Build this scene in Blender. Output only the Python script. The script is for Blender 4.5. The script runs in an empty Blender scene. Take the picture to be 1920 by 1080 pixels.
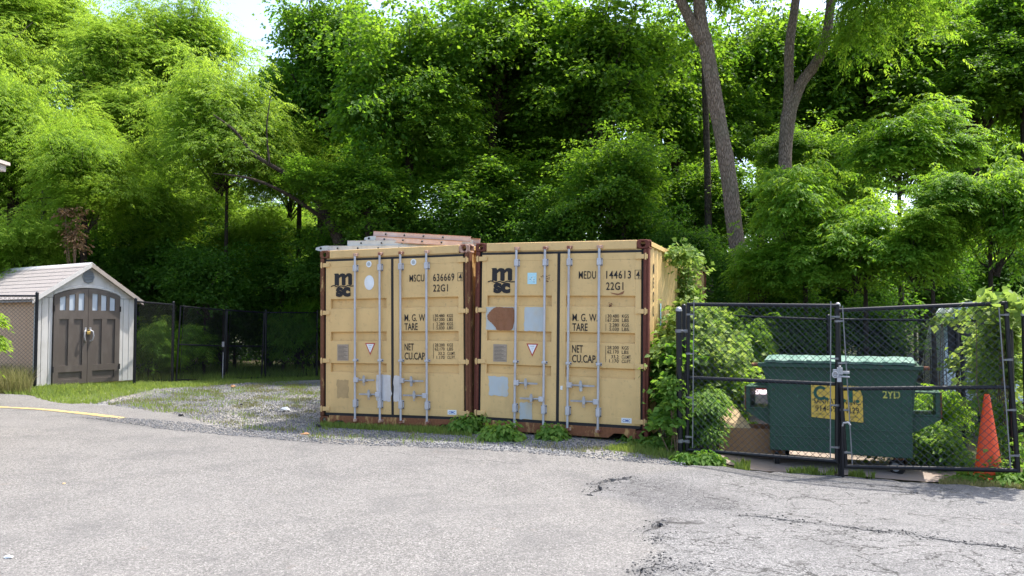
import bpy, bmesh, math, random
import numpy as np
from mathutils import Vector, Matrix, noise
from mathutils.geometry import delaunay_2d_cdt

S = bpy.context.scene
COL = S.collection
R = math.radians
random.seed(7)

# ------------------------------------------------------------------ camera
cam_d = bpy.data.cameras.new('camera')
cam = bpy.data.objects.new('camera', cam_d); COL.objects.link(cam)
cam_d.lens = 28.0; cam_d.sensor_width = 36.0; cam_d.clip_end = 2000; cam_d.clip_start = 0.05
CAM_Z, PITCH, FPX = 1.57, R(2.3), 1493.3
cam.location = (0, 0, CAM_Z); cam.rotation_euler = (R(90) + PITCH, 0, 0)
S.camera = cam

# ------------------------------------------------------------------ sky, sun, exposure
SUN_H = Vector((0.88, 0.47)).normalized(); SUN_EL = R(65)
sun_dir = Vector((SUN_H.x * math.cos(SUN_EL), SUN_H.y * math.cos(SUN_EL), math.sin(SUN_EL)))
world = bpy.data.worlds.new('World'); S.world = world; world.use_nodes = True
wn = world.node_tree; wn.nodes.clear()
sky = wn.nodes.new('ShaderNodeTexSky'); sky.sky_type = 'NISHITA'; sky.sun_disc = False
sky.sun_elevation = SUN_EL; sky.sun_rotation = math.atan2(SUN_H.x, SUN_H.y)
sky.air_density = 1.0; sky.dust_density = 3.0; sky.ozone_density = 1.0
bg = wn.nodes.new('ShaderNodeBackground'); bg.inputs['Strength'].default_value = 0.15
wo = wn.nodes.new('ShaderNodeOutputWorld')
wn.links.new(sky.outputs[0], bg.inputs['Color']); wn.links.new(bg.outputs[0], wo.inputs['Surface'])
sl = bpy.data.lights.new('sun', 'SUN'); sl.energy = 2.6; sl.angle = R(0.53); sl.color = (1.0, 0.955, 0.89)
so = bpy.data.objects.new('sun', sl); COL.objects.link(so)
so.rotation_euler = sun_dir.to_track_quat('Z', 'Y').to_euler()
S.view_settings.view_transform = 'Standard'; S.view_settings.look = 'None'
S.view_settings.gamma = 1; S.view_settings.use_curve_mapping = False
S.view_settings.exposure = 1.68
S.cycles.max_bounces = 10; S.cycles.diffuse_bounces = 5; S.cycles.transmission_bounces = 8
S.cycles.transparent_max_bounces = 8; S.cycles.use_denoising = True

# ------------------------------------------------------------------ terrain
CTRL = np.array([
 (0,0,0),(0,5,0),(-4,5,.0),(3,5,-.03),(6,5,-.10),(6.5,8,-.17),(5.3,8.4,-.18),(3.7,9.05,-.20),(3.2,9.9,-.245),(4.6,9.2,-.235),
 (4.6,11,-.24),(6.5,11.5,-.24),(2.1,9.7,-.07),(1.75,10.3,.02),(0.6,10.8,.03),(-.5,11.1,.03),(-2.9,12,.01),(-6,12.4,.05),(-8.6,13.4,.1),
 (-9.8,16.3,.2),(-8.5,18.1,.17),(-6.5,15,.08),(-4.5,16,.04),(-8,18.6,.075),(-6.7,21.7,-.03),(-4,20,0),(0,20,0),(5,20,-.15),
 (10,12,-.22),(-14,14,.22),(-12,22,.2),(-8,8,.03),(0,40,0),(20,30,-.1),(-25,30,.2),(0,-10,0),(15,-5,-.1),(-20,-5,.1),(0,120,0),(100,60,0),(-100,60,0)], float)
def tz(x, y):
    x = np.asarray(x, float); y = np.asarray(y, float)
    d2 = (x[..., None] - CTRL[:, 0])**2 + (y[..., None] - CTRL[:, 1])**2 + 0.8
    w = d2 ** -2.0
    return (w * CTRL[:, 2]).sum(-1) / w.sum(-1)
def tz1(x, y): return float(tz(np.array([x]), np.array([y]))[0])
def ray(px, py):
    c = Vector(((px - 960) / FPX, (540 - py) / FPX, -1.0))
    return Matrix.Rotation(R(90) + PITCH, 3, 'X') @ c
def gp(px, py, lift=0.0):
    d = ray(px, py); t = 8.0
    for _ in range(25):
        z = tz1(d.x * t, d.y * t) + lift
        t = (z - CAM_Z) / d.z if d.z < -1e-4 else 60.0
        t = max(1.0, min(t, 90.0))
    return Vector((d.x * t, d.y * t, tz1(d.x * t, d.y * t) + lift))
def wp(px, py, depth):
    d = ray(px, py); t = depth / d.y
    return Vector((d.x * t, depth, CAM_Z + d.z * t))

# ------------------------------------------------------------------ object helpers
def link(o, parent=None):
    COL.objects.link(o)
    if parent is not None: o.parent = parent
    return o
def thing(name, label, cat, loc=(0, 0, 0), rotz=0.0, group=None, rot=None):
    o = bpy.data.objects.new(name, None); link(o)
    o.empty_display_size = .2
    o.location = loc; o.rotation_euler = rot if rot else (0, 0, rotz)
    o['label'] = label; o['category'] = cat
    if group: o['group'] = group
    return o
def tag(o, label, cat, group=None, kind=None):
    o['label'] = label; o['category'] = cat
    if group: o['group'] = group
    if kind: o['kind'] = kind
    return o

class MB:
    def __init__(s): s.v = []; s.f = []
    def add(s, vs, fs):
        o = len(s.v); s.v += [tuple(v) for v in vs]; s.f += [tuple(i + o for i in f) for f in fs]; return s
    def box(s, c, d, M=None):
        x, y, z = d[0] / 2, d[1] / 2, d[2] / 2
        vs = [Vector((a * x, b * y, e * z)) for a in (-1, 1) for b in (-1, 1) for e in (-1, 1)]
        if M is not None: vs = [M @ v for v in vs]
        return s.add([v + Vector(c) for v in vs], [(0, 1, 3, 2), (4, 6, 7, 5), (0, 4, 5, 1), (2, 3, 7, 6), (0, 2, 6, 4), (1, 5, 7, 3)])
    def b2(s, lo, hi):
        return s.box([(a + b) / 2 for a, b in zip(lo, hi)], [abs(b - a) for a, b in zip(lo, hi)])
    def tube(s, p0, p1, r0, r1=None, n=10, cap=True):
        p0 = Vector(p0); p1 = Vector(p1); r1 = r0 if r1 is None else r1
        q = (p1 - p0).normalized(); u = q.orthogonal().normalized(); w = q.cross(u)
        vs = []
        for p, r in ((p0, r0), (p1, r1)):
            for i in range(n):
                a = 2 * math.pi * i / n; vs.append(p + u * math.cos(a) * r + w * math.sin(a) * r)
        fs = [(i, (i + 1) % n, n + (i + 1) % n, n + i) for i in range(n)]
        if cap: fs += [tuple(reversed(range(n))), tuple(range(n, 2 * n))]
        return s.add(vs, fs)
    def path(s, pts, rad, n=8):
        pts = [Vector(p) for p in pts]; vs = []; fs = []
        u = None
        for k, p in enumerate(pts):
            q = (pts[min(k + 1, len(pts) - 1)] - pts[max(k - 1, 0)]).normalized()
            u = q.orthogonal().normalized() if u is None else (u - q * u.dot(q)).normalized()
            w = q.cross(u); r = rad[k] if hasattr(rad, '__len__') else rad
            for i in range(n):
                a = 2 * math.pi * i / n; vs.append(p + u * math.cos(a) * r + w * math.sin(a) * r)
        for k in range(len(pts) - 1):
            for i in range(n):
                j = (i + 1) % n; fs.append((k * n + i, k * n + j, (k + 1) * n + j, (k + 1) * n + i))
        fs += [tuple(reversed(range(n))), tuple(range((len(pts) - 1) * n, len(pts) * n))]
        return s.add(vs, fs)
    def sphere(s, c, r, n=8, m=5, sz=1.0):
        c = Vector(c); vs = [c + Vector((0, 0, r * sz))]; fs = []
        for k in range(1, m):
            t = math.pi * k / m
            for i in range(n):
                a = 2 * math.pi * i / n; vs.append(c + Vector((r * math.sin(t) * math.cos(a), r * math.sin(t) * math.sin(a), r * sz * math.cos(t))))
        vs.append(c - Vector((0, 0, r * sz))); L = len(vs) - 1
        for i in range(n):
            j = (i + 1) % n; fs.append((0, 1 + i, 1 + j)); fs.append((L, 1 + (m - 2) * n + j, 1 + (m - 2) * n + i))
            for k in range(m - 2): fs.append((1 + k * n + i, 1 + (k + 1) * n + i, 1 + (k + 1) * n + j, 1 + k * n + j))
        return s.add(vs, fs)
    def prism(s, poly, axis, a, b):
        """poly: 2-D outline; extruded along axis ('x','y','z') from a to b"""
        def mk(p, t):
            return {'x': (t, p[0], p[1]), 'y': (p[0], t, p[1]), 'z': (p[0], p[1], t)}[axis]
        n = len(poly); vs = [mk(p, a) for p in poly] + [mk(p, b) for p in poly]
        return s.add(vs, [tuple(range(n)), tuple(reversed(range(n, 2 * n)))] + [(i, n + i, n + (i + 1) % n, (i + 1) % n) for i in range(n)])
    def mesh(s, name):
        me = bpy.data.meshes.new(name); me.from_pydata(s.v, [], s.f); me.validate()
        bm = bmesh.new(); bm.from_mesh(me); bmesh.ops.recalc_face_normals(bm, faces=bm.faces); bm.to_mesh(me); bm.free()
        return me
    def build(s, name, mat, parent=None, bevel=0.0, smooth=False, segs=1):
        me = s.mesh(name); me.materials.append(mat)
        o = bpy.data.objects.new(name, me); link(o, parent)
        if smooth:
            me.polygons.foreach_set('use_smooth', [True] * len(me.polygons)); me.set_sharp_from_angle(angle=R(38))
        if bevel > 0:
            m = o.modifiers.new('bevel', 'BEVEL'); m.width = bevel; m.segments = segs; m.limit_method = 'ANGLE'; m.angle_limit = R(40)
        return o

def np_mesh(name, V, T, mat, tint=None, smooth=False):
    me = bpy.data.meshes.new(name); V = np.asarray(V, np.float32); T = np.asarray(T, np.int32)
    me.vertices.add(len(V)); me.vertices.foreach_set('co', V.ravel())
    me.loops.add(T.size); me.loops.foreach_set('vertex_index', T.ravel())
    me.polygons.add(len(T)); me.polygons.foreach_set('loop_start', np.arange(0, T.size, T.shape[1], dtype=np.int32))
    me.polygons.foreach_set('loop_total', np.full(len(T), T.shape[1], np.int32))
    if smooth: me.polygons.foreach_set('use_smooth', np.ones(len(T), bool))
    if tint is not None:
        a = me.attributes.new('tint', 'FLOAT', 'POINT'); a.data.foreach_set('value', np.asarray(tint, np.float32))
    me.update(calc_edges=True); me.materials.append(mat)
    return me

# ------------------------------------------------------------------ material helpers
class NT:
    def __init__(s, name):
        s.m = bpy.data.materials.new(name); s.m.use_nodes = True; s.t = s.m.node_tree; s.t.nodes.clear()
        s.out = s.t.nodes.new('ShaderNodeOutputMaterial')
        s.co = s.t.nodes.new('ShaderNodeTexCoord')
    def n(s, typ, **kw):
        x = s.t.nodes.new('ShaderNode' + typ)
        for k, v in kw.items():
            if k in x.inputs: s.set(x.inputs[k], v)
            else: setattr(x, k, v)
        return x
    def set(s, inp, v):
        if isinstance(v, bpy.types.NodeSocket): s.t.links.new(v, inp)
        elif isinstance(v, tuple) and len(v) == 3 and inp.type == 'RGBA': inp.default_value = (*v, 1)
        else: inp.default_value = v
    def mapping(s, scale=(1, 1, 1), src='Object'):
        m = s.n('Mapping'); m.inputs['Scale'].default_value = scale; s.t.links.new(s.co.outputs[src], m.inputs['Vector']); return m.outputs[0]
    def noise(s, scale, detail=3, rough=.55, vec=None, dist=0.0, out='Fac'):
        x = s.n('TexNoise'); x.inputs['Scale'].default_value = scale; x.inputs['Detail'].default_value = detail
        x.inputs['Roughness'].default_value = rough; x.inputs['Distortion'].default_value = dist
        s.t.links.new(vec if vec is not None else s.co.outputs['Object'], x.inputs['Vector']); return x.outputs[out]
    def vor(s, scale, feature='F1', vec=None, out='Distance', rand=1.0):
        x = s.n('TexVoronoi'); x.feature = feature; x.inputs['Scale'].default_value = scale; x.inputs['Randomness'].default_value = rand
        s.t.links.new(vec if vec is not None else s.co.outputs['Object'], x.inputs['Vector']); return x.outputs[out]
    def ramp(s, fac, stops):
        x = s.n('ValToRGB'); e = x.color_ramp.elements
        while len(e) < len(stops): e.new(.5)
        for i, (p, c) in enumerate(stops):
            e[i].position = p; e[i].color = (c, c, c, 1) if not hasattr(c, '__len__') else (*c, 1)
        s.t.links.new(fac, x.inputs[0]); return x.outputs[0]
    def mix(s, fac, a, b, mode='MIX'):
        x = s.n('Mix'); x.data_type = 'RGBA'; x.blend_type = mode
        s.set(x.inputs[0], fac); s.set(x.inputs[6], a); s.set(x.inputs[7], b); return x.outputs[2]
    def math(s, op, a, b=None):
        x = s.n('Math'); x.operation = op; s.set(x.inputs[0], a)
        if b is not None: s.set(x.inputs[1], b)
        return x.outputs[0]
    def attr(s, name, out='Fac'):
        x = s.n('Attribute'); x.attribute_name = name; return x.outputs[out]
    def bump(s, h, strength=.3, dist=.01, nrm=None):
        x = s.n('Bump'); x.inputs['Strength'].default_value = strength; x.inputs['Distance'].default_value = dist
        s.t.links.new(h, x.inputs['Height'])
        if nrm is not None: s.t.links.new(nrm, x.inputs['Normal'])
        return x.outputs[0]
    def bsdf(s, col, rough=.6, metal=0.0, nrm=None, spec=.4):
        x = s.n('BsdfPrincipled'); s.set(x.inputs['Base Color'], col); s.set(x.inputs['Roughness'], rough)
        s.set(x.inputs['Metallic'], metal); x.inputs['Specular IOR Level'].default_value = spec
        if nrm is not None: s.t.links.new(nrm, x.inputs['Normal'])
        return x.outputs[0]
    def done(s, sh): s.t.links.new(sh, s.out.inputs['Surface']); return s.m

def simple(name, col, rough=.6, metal=0.0, var=.25, scale=6.0, spec=.4, bump=.08, dirt=None, dirt_amt=.35):
    t = NT(name)
    f = t.noise(scale, 4)
    dark = tuple(c * (1 - var) for c in col); lite = tuple(min(1, c * (1 + var * .6)) for c in col)
    c = t.mix(f, dark, lite)
    if dirt:
        d = t.ramp(t.noise(scale * .6, 6, .65, vec=t.mapping((1.3, 1.3, .5))), [(.48, 0.0), (.72, dirt_amt)])
        c = t.mix(d, c, dirt)
    nb = t.bump(t.noise(scale * 12, 3), bump, .004) if bump else None
    return t.done(t.bsdf(c, rough, metal, nb, spec))

# painted, weathered container steel
def m_container(name, base):
    t = NT(name)
    big = t.noise(1.6, 4, .6)
    c = t.mix(t.ramp(big, [(.3, 0.0), (.75, 1.0)]), tuple(x * .88 for x in base), tuple(min(1, x * 1.08) for x in base))
    streak = t.noise(3, 5, .65, vec=t.mapping((2.2, 2.2, .5)))
    c = t.mix(t.ramp(streak, [(.50, 0.0), (.85, .3)]), c, (.36, .235, .10))
    grime = t.noise(14, 6, .7)
    c = t.mix(t.ramp(grime, [(.56, 0.0), (.72, .42)]), c, (.24, .155, .08))
    spots = t.noise(20, 4, .75)
    c = t.mix(t.ramp(spots, [(.70, 0.0), (.735, .9)]), c, (.14, .05, .025))
    scr = t.noise(9, 3, .7, vec=t.mapping((1, 1, 9)))
    c = t.mix(t.ramp(scr, [(.73, 0.0), (.75, .5)]), c, (.12, .07, .04))
    run = t.noise(6, 5, .7, vec=t.mapping((6, 6, .45)))
    c = t.mix(t.ramp(run, [(.69, 0.0), (.75, .55)]), c, (.20, .085, .04))
    dent = t.noise(2.2, 2)
    nb = t.bump(dent, .5, .04); nb = t.bump(t.noise(60, 3), .06, .003, nb)
    return t.done(t.bsdf(c, t.mix(big, (.42, .42, .42), (.62, .62, .62)), 0, nb, .35))
def m_rusty(name, rust=(.20, .075, .035), paint=(.50, .34, .13), lo=.5, hi=.58):
    t = NT(name)
    f = t.noise(7, 6, .7, vec=t.mapping((1.5, 1.5, .6)))
    r = t.mix(t.noise(28, 5, .7), tuple(x * .5 for x in rust), tuple(x * 1.5 for x in rust))
    c = t.mix(t.ramp(f, [(lo, 0.0), (hi, 1.0)]), r, paint)
    nb = t.bump(t.noise(45, 5, .7), .35, .006)
    return t.done(t.bsdf(c, .8, 0, nb, .25))

M = {}
M['yellow'] = m_container('container_paint', (.68, .452, .19))
M['yellow2'] = m_container('container_paint_right', (.69, .46, .193))
M['rust'] = m_rusty('rusty_steel', (.15, .06, .03), lo=.58, hi=.66)
M['rust_red'] = m_rusty('red_rust_steel', (.13, .04, .026), (.33, .18, .08), .60, .68)
M['rust_sill'] = m_rusty('rusty_sill', (.21, .085, .04), (.50, .31, .12), .52, .66)
M['rust_pink'] = m_rusty('faded_casting', (.22, .08, .05), (.52, .34, .25), .42, .55)
M['gasket'] = simple('rubber_gasket', (.022, .02, .02), .75, var=.3)
M['galv'] = simple('galvanised_steel', (.50, .50, .52), .5, .3, .22, 9, dirt=(.30, .20, .13), dirt_amt=.45)
M['galv_dark'] = simple('dull_galvanised', (.42, .42, .43), .5, .5, .3, 14, dirt=(.12, .08, .06))
M['ink'] = simple('stencil_ink', (.018, .016, .016), .7, var=.3, bump=0)
M['ink_thin'] = simple('stencil_ink_faded', (.06, .045, .03), .75, var=.3, bump=0)
M['white'] = simple('white_sticker', (.78, .80, .80), .5, var=.08, scale=9, dirt=(.5, .46, .38), bump=0)
M['pale_blue'] = simple('pale_primer_patch', (.46, .50, .50), .7, var=.14, scale=5, dirt=(.52, .40, .2), dirt_amt=.6, bump=.05)
M['brown_patch'] = m_rusty('rust_patch', (.24, .105, .05), (.27, .125, .065), .4, .6)
M['smudge'] = simple('stained_paint', (.46, .31, .14), .7, var=.25, scale=14, bump=0)
M['plate'] = simple('data_plate', (.36, .29, .22), .5, .2, .25, 60, bump=.1)
M['red'] = simple('red_print', (.45, .06, .04), .5, var=.15, bump=0)
M['blue_print'] = simple('blue_print', (.05, .12, .40), .5, var=.1, bump=0)
M['cyan'] = simple('cyan_sticker', (.45, .72, .78), .5, var=.25, scale=40, bump=0)
M['tape'] = simple('silver_tape', (.58, .58, .60), .38, .45, .25, 7, dirt=(.35, .30, .24))
M['black_pipe'] = simple('black_vinyl_pipe', (.006, .007, .011), .38, var=.3, scale=20, spec=.35, bump=.05, dirt=(.04, .036, .033), dirt_amt=.2)
M['bar_grey'] = simple('weathered_grey_bar', (.20, .20, .205), .5, .3, .4, 22, dirt=(.05, .045, .04))
M['wire'] = simple('black_vinyl_wire', (.012, .013, .016), .4, var=.2, bump=0)
def m_dumpster():
    t = NT('green_dumpster_paint'); n1 = t.noise(2.5, 5, .65)
    c = t.mix(n1, (.017, .060, .035), (.030, .095, .057))
    run = t.noise(5, 6, .65, vec=t.mapping((5, 5, .3)))
    c = t.mix(t.ramp(run, [(.52, 0.0), (.72, .55)]), c, (.055, .060, .045))
    c = t.mix(t.ramp(t.noise(9, 6, .75), [(.62, 0.0), (.68, .8)]), c, (.075, .040, .022))
    c = t.mix(t.ramp(t.noise(26, 4, .7, vec=t.mapping((.5, .5, 2))), [(.68, 0.0), (.70, .7)]), c, (.14, .20, .17))
    nb = t.bump(t.noise(2.0, 3), .55, .05); nb = t.bump(t.noise(50, 3), .1, .003, nb)
    return t.done(t.bsdf(c, t.mix(run, (.38, .38, .38), (.65, .65, .65)), 0, nb, .4))
M['dumpster'] = m_dumpster()
M['dumpster_in'] = simple('dark_green_rust', (.03, .05, .04), .7, var=.4, dirt=(.12, .06, .03))
M['lid'] = simple('sun_bleached_lid', (.10, .20, .15), .65, var=.3, dirt=(.30, .36, .32), dirt_amt=.6)
M['rubber'] = simple('black_rubber', (.015, .014, .014), .7, var=.3)
M['sign_yellow'] = simple('yellow_sign', (.78, .52, .08), .45, var=.12, scale=10, dirt=(.45, .33, .12), bump=0)
M['sign_green'] = simple('sign_green_ink', (.01, .11, .07), .5, var=.15, bump=0)
M['stencil_yellow'] = simple('yellow_stencil', (.62, .60, .12), .6, var=.3, scale=30, bump=0)
M['cone'] = simple('orange_cone_plastic', (.90, .095, .022), .5, var=.14, scale=6, bump=.1, dirt=(.40, .13, .07), dirt_amt=.45)
M['card'] = simple('brown_cardboard', (.36, .20, .095), .8, var=.14, scale=9, bump=.12)
M['card_lite'] = simple('cardboard_inside', (.50, .36, .20), .8, var=.12, scale=9, bump=.1)
M['pink'] = simple('pinkish_print_card', (.80, .64, .75), .6, var=.1, scale=20, bump=.05)
M['shed_wall'] = simple('beige_shed_resin', (.56, .54, .51), .55, var=.08, scale=5, bump=.12, dirt=(.34, .31, .26), dirt_amt=.55)
M['shed_side'] = simple('tan_shed_resin', (.62, .39, .235), .6, var=.1, scale=5, bump=.15)
M['shed_door'] = simple('brown_shed_door', (.095, .078, .066), .5, var=.12, scale=6, bump=.15, dirt=(.17, .15, .13), dirt_amt=.35)
M['shingle'] = simple('grey_roof_shingle', (.31, .275, .25), .8, var=.22, scale=3, bump=.25)
M['roof_under'] = simple('roof_edge', (.34, .29, .25), .7, var=.1)
M['trim_pink'] = simple('fascia_board', (.52, .46, .42), .6, var=.1)
M['shed_vent'] = simple('grey_vent', (.25, .27, .29), .5, var=.15)
M['brass'] = simple('brass_lock', (.45, .32, .10), .35, .6, .2)
M['alu'] = simple('weathered_aluminium', (.50, .51, .48), .5, .25, .2, 8, dirt=(.30, .29, .25), dirt_amt=.6)
M['fibreglass'] = simple('faded_orange_fibreglass', (.55, .40, .33), .7, var=.2, scale=6, bump=.1, dirt=(.60, .53, .49), dirt_amt=.9)
M['fibre_edge'] = simple('orange_fibreglass_edge', (.42, .20, .10), .6, var=.3, scale=9)
M['van'] = simple('pale_blue_van_paint', (.62, .70, .73), .35, var=.08, scale=3, spec=.5, bump=0, dirt=(.34, .36, .34), dirt_amt=.5)
M['stucco'] = simple('beige_stucco', (.48, .42, .36), .8, var=.1)
M['yellow_line'] = simple('worn_yellow_paint', (.42, .31, .12), .8, var=.25, scale=15, bump=.2, dirt=(.20, .18, .15), dirt_amt=1.0)

t = NT('dark_window'); M['pane'] = t.done(t.bsdf(t.mix(t.noise(3, 2), (.30, .36, .42), (.55, .60, .66)), .12, 0, None, .8))

# ground materials
def m_asphalt():
    t = NT('old_asphalt'); o = t.co.outputs['Object']
    worn = t.attr('worn'); crack = t.attr('crack')
    cell = t.vor(95, out='Color'); sp = t.n('SeparateColor'); t.t.links.new(cell, sp.inputs[0]); rnd = sp.outputs[0]
    cell2 = t.vor(240, out='Color'); sp2 = t.n('SeparateColor'); t.t.links.new(cell2, sp2.inputs[0])
    grain = t.mix(.45, rnd, sp2.outputs[1])
    a = t.ramp(grain, [(.06, (.024, .023, .022)), (.38, (.125, .119, .111)), (.70, (.183, .175, .164)), (.97, (.41, .395, .37))])
    b = t.ramp(grain, [(.14, (.016, .016, .018)), (.36, (.115, .113, .111)), (.72, (.195, .191, .186)), (.97, (.42, .41, .40))])
    c = t.mix(worn, a, b)
    big = t.noise(.55, 5, .62)
    c = t.mix(t.ramp(big, [(.30, .0), (.72, .4)]), c, (.19, .182, .172))
    c = t.mix(t.ramp(t.noise(1.4, 6, .7, dist=.6), [(.48, 0.0), (.74, .6)]), c, (.085, .083, .082))
    stain = t.ramp(t.noise(2.6, 3, .6), [(.68, 0.0), (.76, .2)])
    c = t.mix(stain, c, (.19, .125, .085))
    dirt = t.math('MULTIPLY', t.attr('dirt'), t.ramp(t.noise(16, 5, .7), [(.35, .15), (.65, .95)]))  # mask of loose grit and of the shading painted beside cracks
    c = t.mix(dirt, c, t.mix(sp2.outputs[0], (.03, .03, .032), (.12, .115, .115)))
    # hairline crack network, only where the surface has aged
    wob = t.n('VectorMath'); wob.operation = 'MULTIPLY_ADD'
    t.t.links.new(t.noise(3.5, 4, .6, out='Color'), wob.inputs[0]); wob.inputs[1].default_value = (.6, .6, 0); t.t.links.new(o, wob.inputs[2])
    sq = t.n('VectorMath'); sq.operation = 'MULTIPLY'; t.t.links.new(wob.outputs[0], sq.inputs[0]); sq.inputs[1].default_value = (1.0, 2.1, 1.0)
    e1 = t.vor(2.1, 'DISTANCE_TO_EDGE', vec=sq.outputs[0]); e2 = t.vor(.85, 'DISTANCE_TO_EDGE', vec=wob.outputs[0])
    l1 = t.ramp(e1, [(.008, 1.0), (.030, 0.0)]); l2 = t.ramp(e2, [(.0025, 1.0), (.009, 0.0)])
    gate = t.ramp(t.noise(.9, 4, .65), [(.38, 0.0), (.54, 1.0)])
    net = t.math('MULTIPLY', t.math('MULTIPLY', l1, gate), t.math('MULTIPLY', worn, .88))
    gate2 = t.math('MULTIPLY', t.ramp(t.noise(.5, 2), [(.50, 0.0), (.6, .55)]), t.math('ADD', t.math('MULTIPLY', worn, .8), .2))
    net = t.math('MAXIMUM', net, t.math('MULTIPLY', l2, gate2))
    net = t.math('MAXIMUM', net, crack)
    c = t.mix(net, c, (.03, .028, .026))
    pits = t.ramp(t.vor(34), [(.10, 1.0), (.20, 0.0)])
    pits = t.math('MULTIPLY', t.math('MULTIPLY', pits, t.ramp(t.noise(6, 3), [(.52, 0.0), (.62, 1.0)])), worn)
    c = t.mix(pits, c, (.05, .048, .05))
    h = t.math('SUBTRACT', t.math('SUBTRACT', grain, t.math('MULTIPLY', net, 2.2)), t.math('MULTIPLY', pits, 1.5))
    nb = t.bump(h, .55, .006)
    return t.done(t.bsdf(c, .88, 0, nb, .25))
M['asphalt'] = m_asphalt()
def m_gravel():
    t = NT('grey_gravel')
    cell = t.vor(75, out='Color'); sp = t.n('SeparateColor'); t.t.links.new(cell, sp.inputs[0])
    c = t.ramp(sp.outputs[0], [(.02, (.10, .102, .108)), (.4, (.165, .168, .174)), (.75, (.225, .222, .216)), (.98, (.32, .31, .29))])
    tan = t.ramp(t.noise(.55, 5, .6), [(.44, 0.0), (.64, .7)])
    c = t.mix(tan, c, t.mix(sp.outputs[1], (.19, .165, .125), (.36, .32, .26)))
    green = t.ramp(t.noise(.9, 6, .68, dist=.4), [(.55, 0.0), (.68, .55)])
    c = t.mix(green, c, t.mix(sp.outputs[2], (.045, .08, .02), (.16, .18, .065)))
    nb = t.bump(t.vor(75), .6, .008)
    return t.done(t.bsdf(c, .9, 0, nb, .2))
M['gravel'] = m_gravel()
def m_soil():
    t = NT('woodland_soil')
    c = t.mix(t.noise(1.2, 6, .7), (.035, .026, .016), (.085, .065, .04))
    c = t.mix(t.ramp(t.noise(.7, 5, .7), [(.42, 0.0), (.6, .8)]), c, (.035, .06, .014))
    return t.done(t.bsdf(c, .95, 0, t.bump(t.noise(25, 5), .5, .03), .1))
M['soil'] = m_soil()
def m_concrete():
    t = NT('pinkish_concrete')
    c = t.mix(t.noise(2.5, 6, .65), (.24, .19, .155), (.36, .30, .25))
    c = t.mix(t.ramp(t.noise(5, 5, .7), [(.55, 0.0), (.75, .5)]), c, (.16, .13, .11))
    return t.done(t.bsdf(c, .9, 0, t.bump(t.noise(70, 4), .3, .004), .2))
M['concrete'] = m_concrete()
def m_tinted(name, stops, rough=.9):
    t = NT(name); c = t.ramp(t.attr('tint'), stops); return t.done(t.bsdf(c, rough, 0, None, .2))
M['pebble'] = m_tinted('loose_pebbles', [(0, (.095, .098, .105)), (.5, (.165, .168, .176)), (.85, (.23, .225, .218)), (1, (.33, .315, .295))])
M['crumb'] = m_tinted('asphalt_crumbs', [(0, (.03, .03, .032)), (.7, (.10, .098, .095)), (1, (.24, .23, .22))])

def m_leaf(name, dark, lite, tdark, tlite, trans=.45, rough=.5):
    t = NT(name)
    oi = t.n('ObjectInfo'); f = t.math('ADD', t.math('MULTIPLY', t.attr('tint'), .75), t.math('MULTIPLY', oi.outputs['Random'], .25))
    col = t.mix(f, dark, lite); tc = t.mix(f, tdark, tlite)
    p = t.bsdf(col, .6, 0, None, .18)
    tr = t.n('BsdfTranslucent'); t.t.links.new(tc, tr.inputs['Color'])
    mx = t.n('MixShader'); mx.inputs[0].default_value = trans
    t.t.links.new(p, mx.inputs[1]); t.t.links.new(tr.outputs[0], mx.inputs[2])
    return t.done(mx.outputs[0])
M['leaf_feather'] = m_leaf('pale_feathery_leaves', (.085, .165, .013), (.17, .27, .028), (.25, .46, .022), (.50, .67, .07), .5)
M['leaf_maple'] = m_leaf('deep_green_leaves', (.034, .098, .010), (.098, .182, .020), (.14, .35, .015), (.40, .60, .04), .5)
M['leaf_bush'] = m_leaf('bright_bush_leaves', (.052, .138, .011), (.13, .235, .022), (.18, .43, .016), (.46, .63, .05), .5)
M['leaf_dark'] = m_leaf('dark_understorey_leaves', (.026, .076, .010), (.066, .135, .019), (.09, .25, .014), (.24, .46, .035), .48)
M['leaf_vine'] = m_leaf('yellow_green_vine_leaves', (.07, .15, .022), (.24, .31, .09), (.16, .34, .03), (.50, .60, .12), .4)
M['leaf_weed'] = m_leaf('weed_leaves', (.06, .15, .022), (.16, .26, .05), (.16, .38, .025), (.42, .58, .08), .42)
M['grass'] = m_leaf('grass_blades', (.085, .15, .025), (.22, .28, .08), (.22, .38, .03), (.48, .56, .10), .42)
M['grass_dry'] = m_leaf('dry_grass_blades', (.12, .12, .03), (.32, .28, .14), (.2, .25, .05), (.42, .4, .15), .35)
M['leaf_dead'] = m_leaf('dead_brown_leaves', (.12, .07, .035), (.27, .18, .10), (.16, .09, .04), (.3, .2, .1), .3)
def m_bark(name, a, b):
    t = NT(name)
    v = t.mapping((9, 9, 1.4)); f = t.noise(4.5, 6, .75, vec=v)
    ridg = t.vor(3.0, 'DISTANCE_TO_EDGE', vec=t.mapping((15, 15, 2.4)))
    c = t.mix(t.ramp(ridg, [(.02, 0.0), (.25, 1.0)]), tuple(x * .45 for x in a), t.mix(f, a, b))
    c = t.mix(t.ramp(t.noise(1.3, 4), [(.5, 0.0), (.7, .35)]), c, (.13, .14, .09))
    h = t.math('ADD', t.math('MULTIPLY', t.ramp(ridg, [(0, 0.0), (.3, 1.0)]), 1.0), f)
    return t.done(t.bsdf(c, .9, 0, t.bump(h, .8, .03), .15))
M['bark'] = m_bark('grey_brown_bark', (.26, .19, .14), (.44, .345, .27))
M['bark_dark'] = m_bark('dark_bark', (.085, .065, .05), (.16, .125, .10))
M['stem'] = simple('vine_stem', (.14, .09, .055), .85, var=.3, scale=20)

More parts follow.
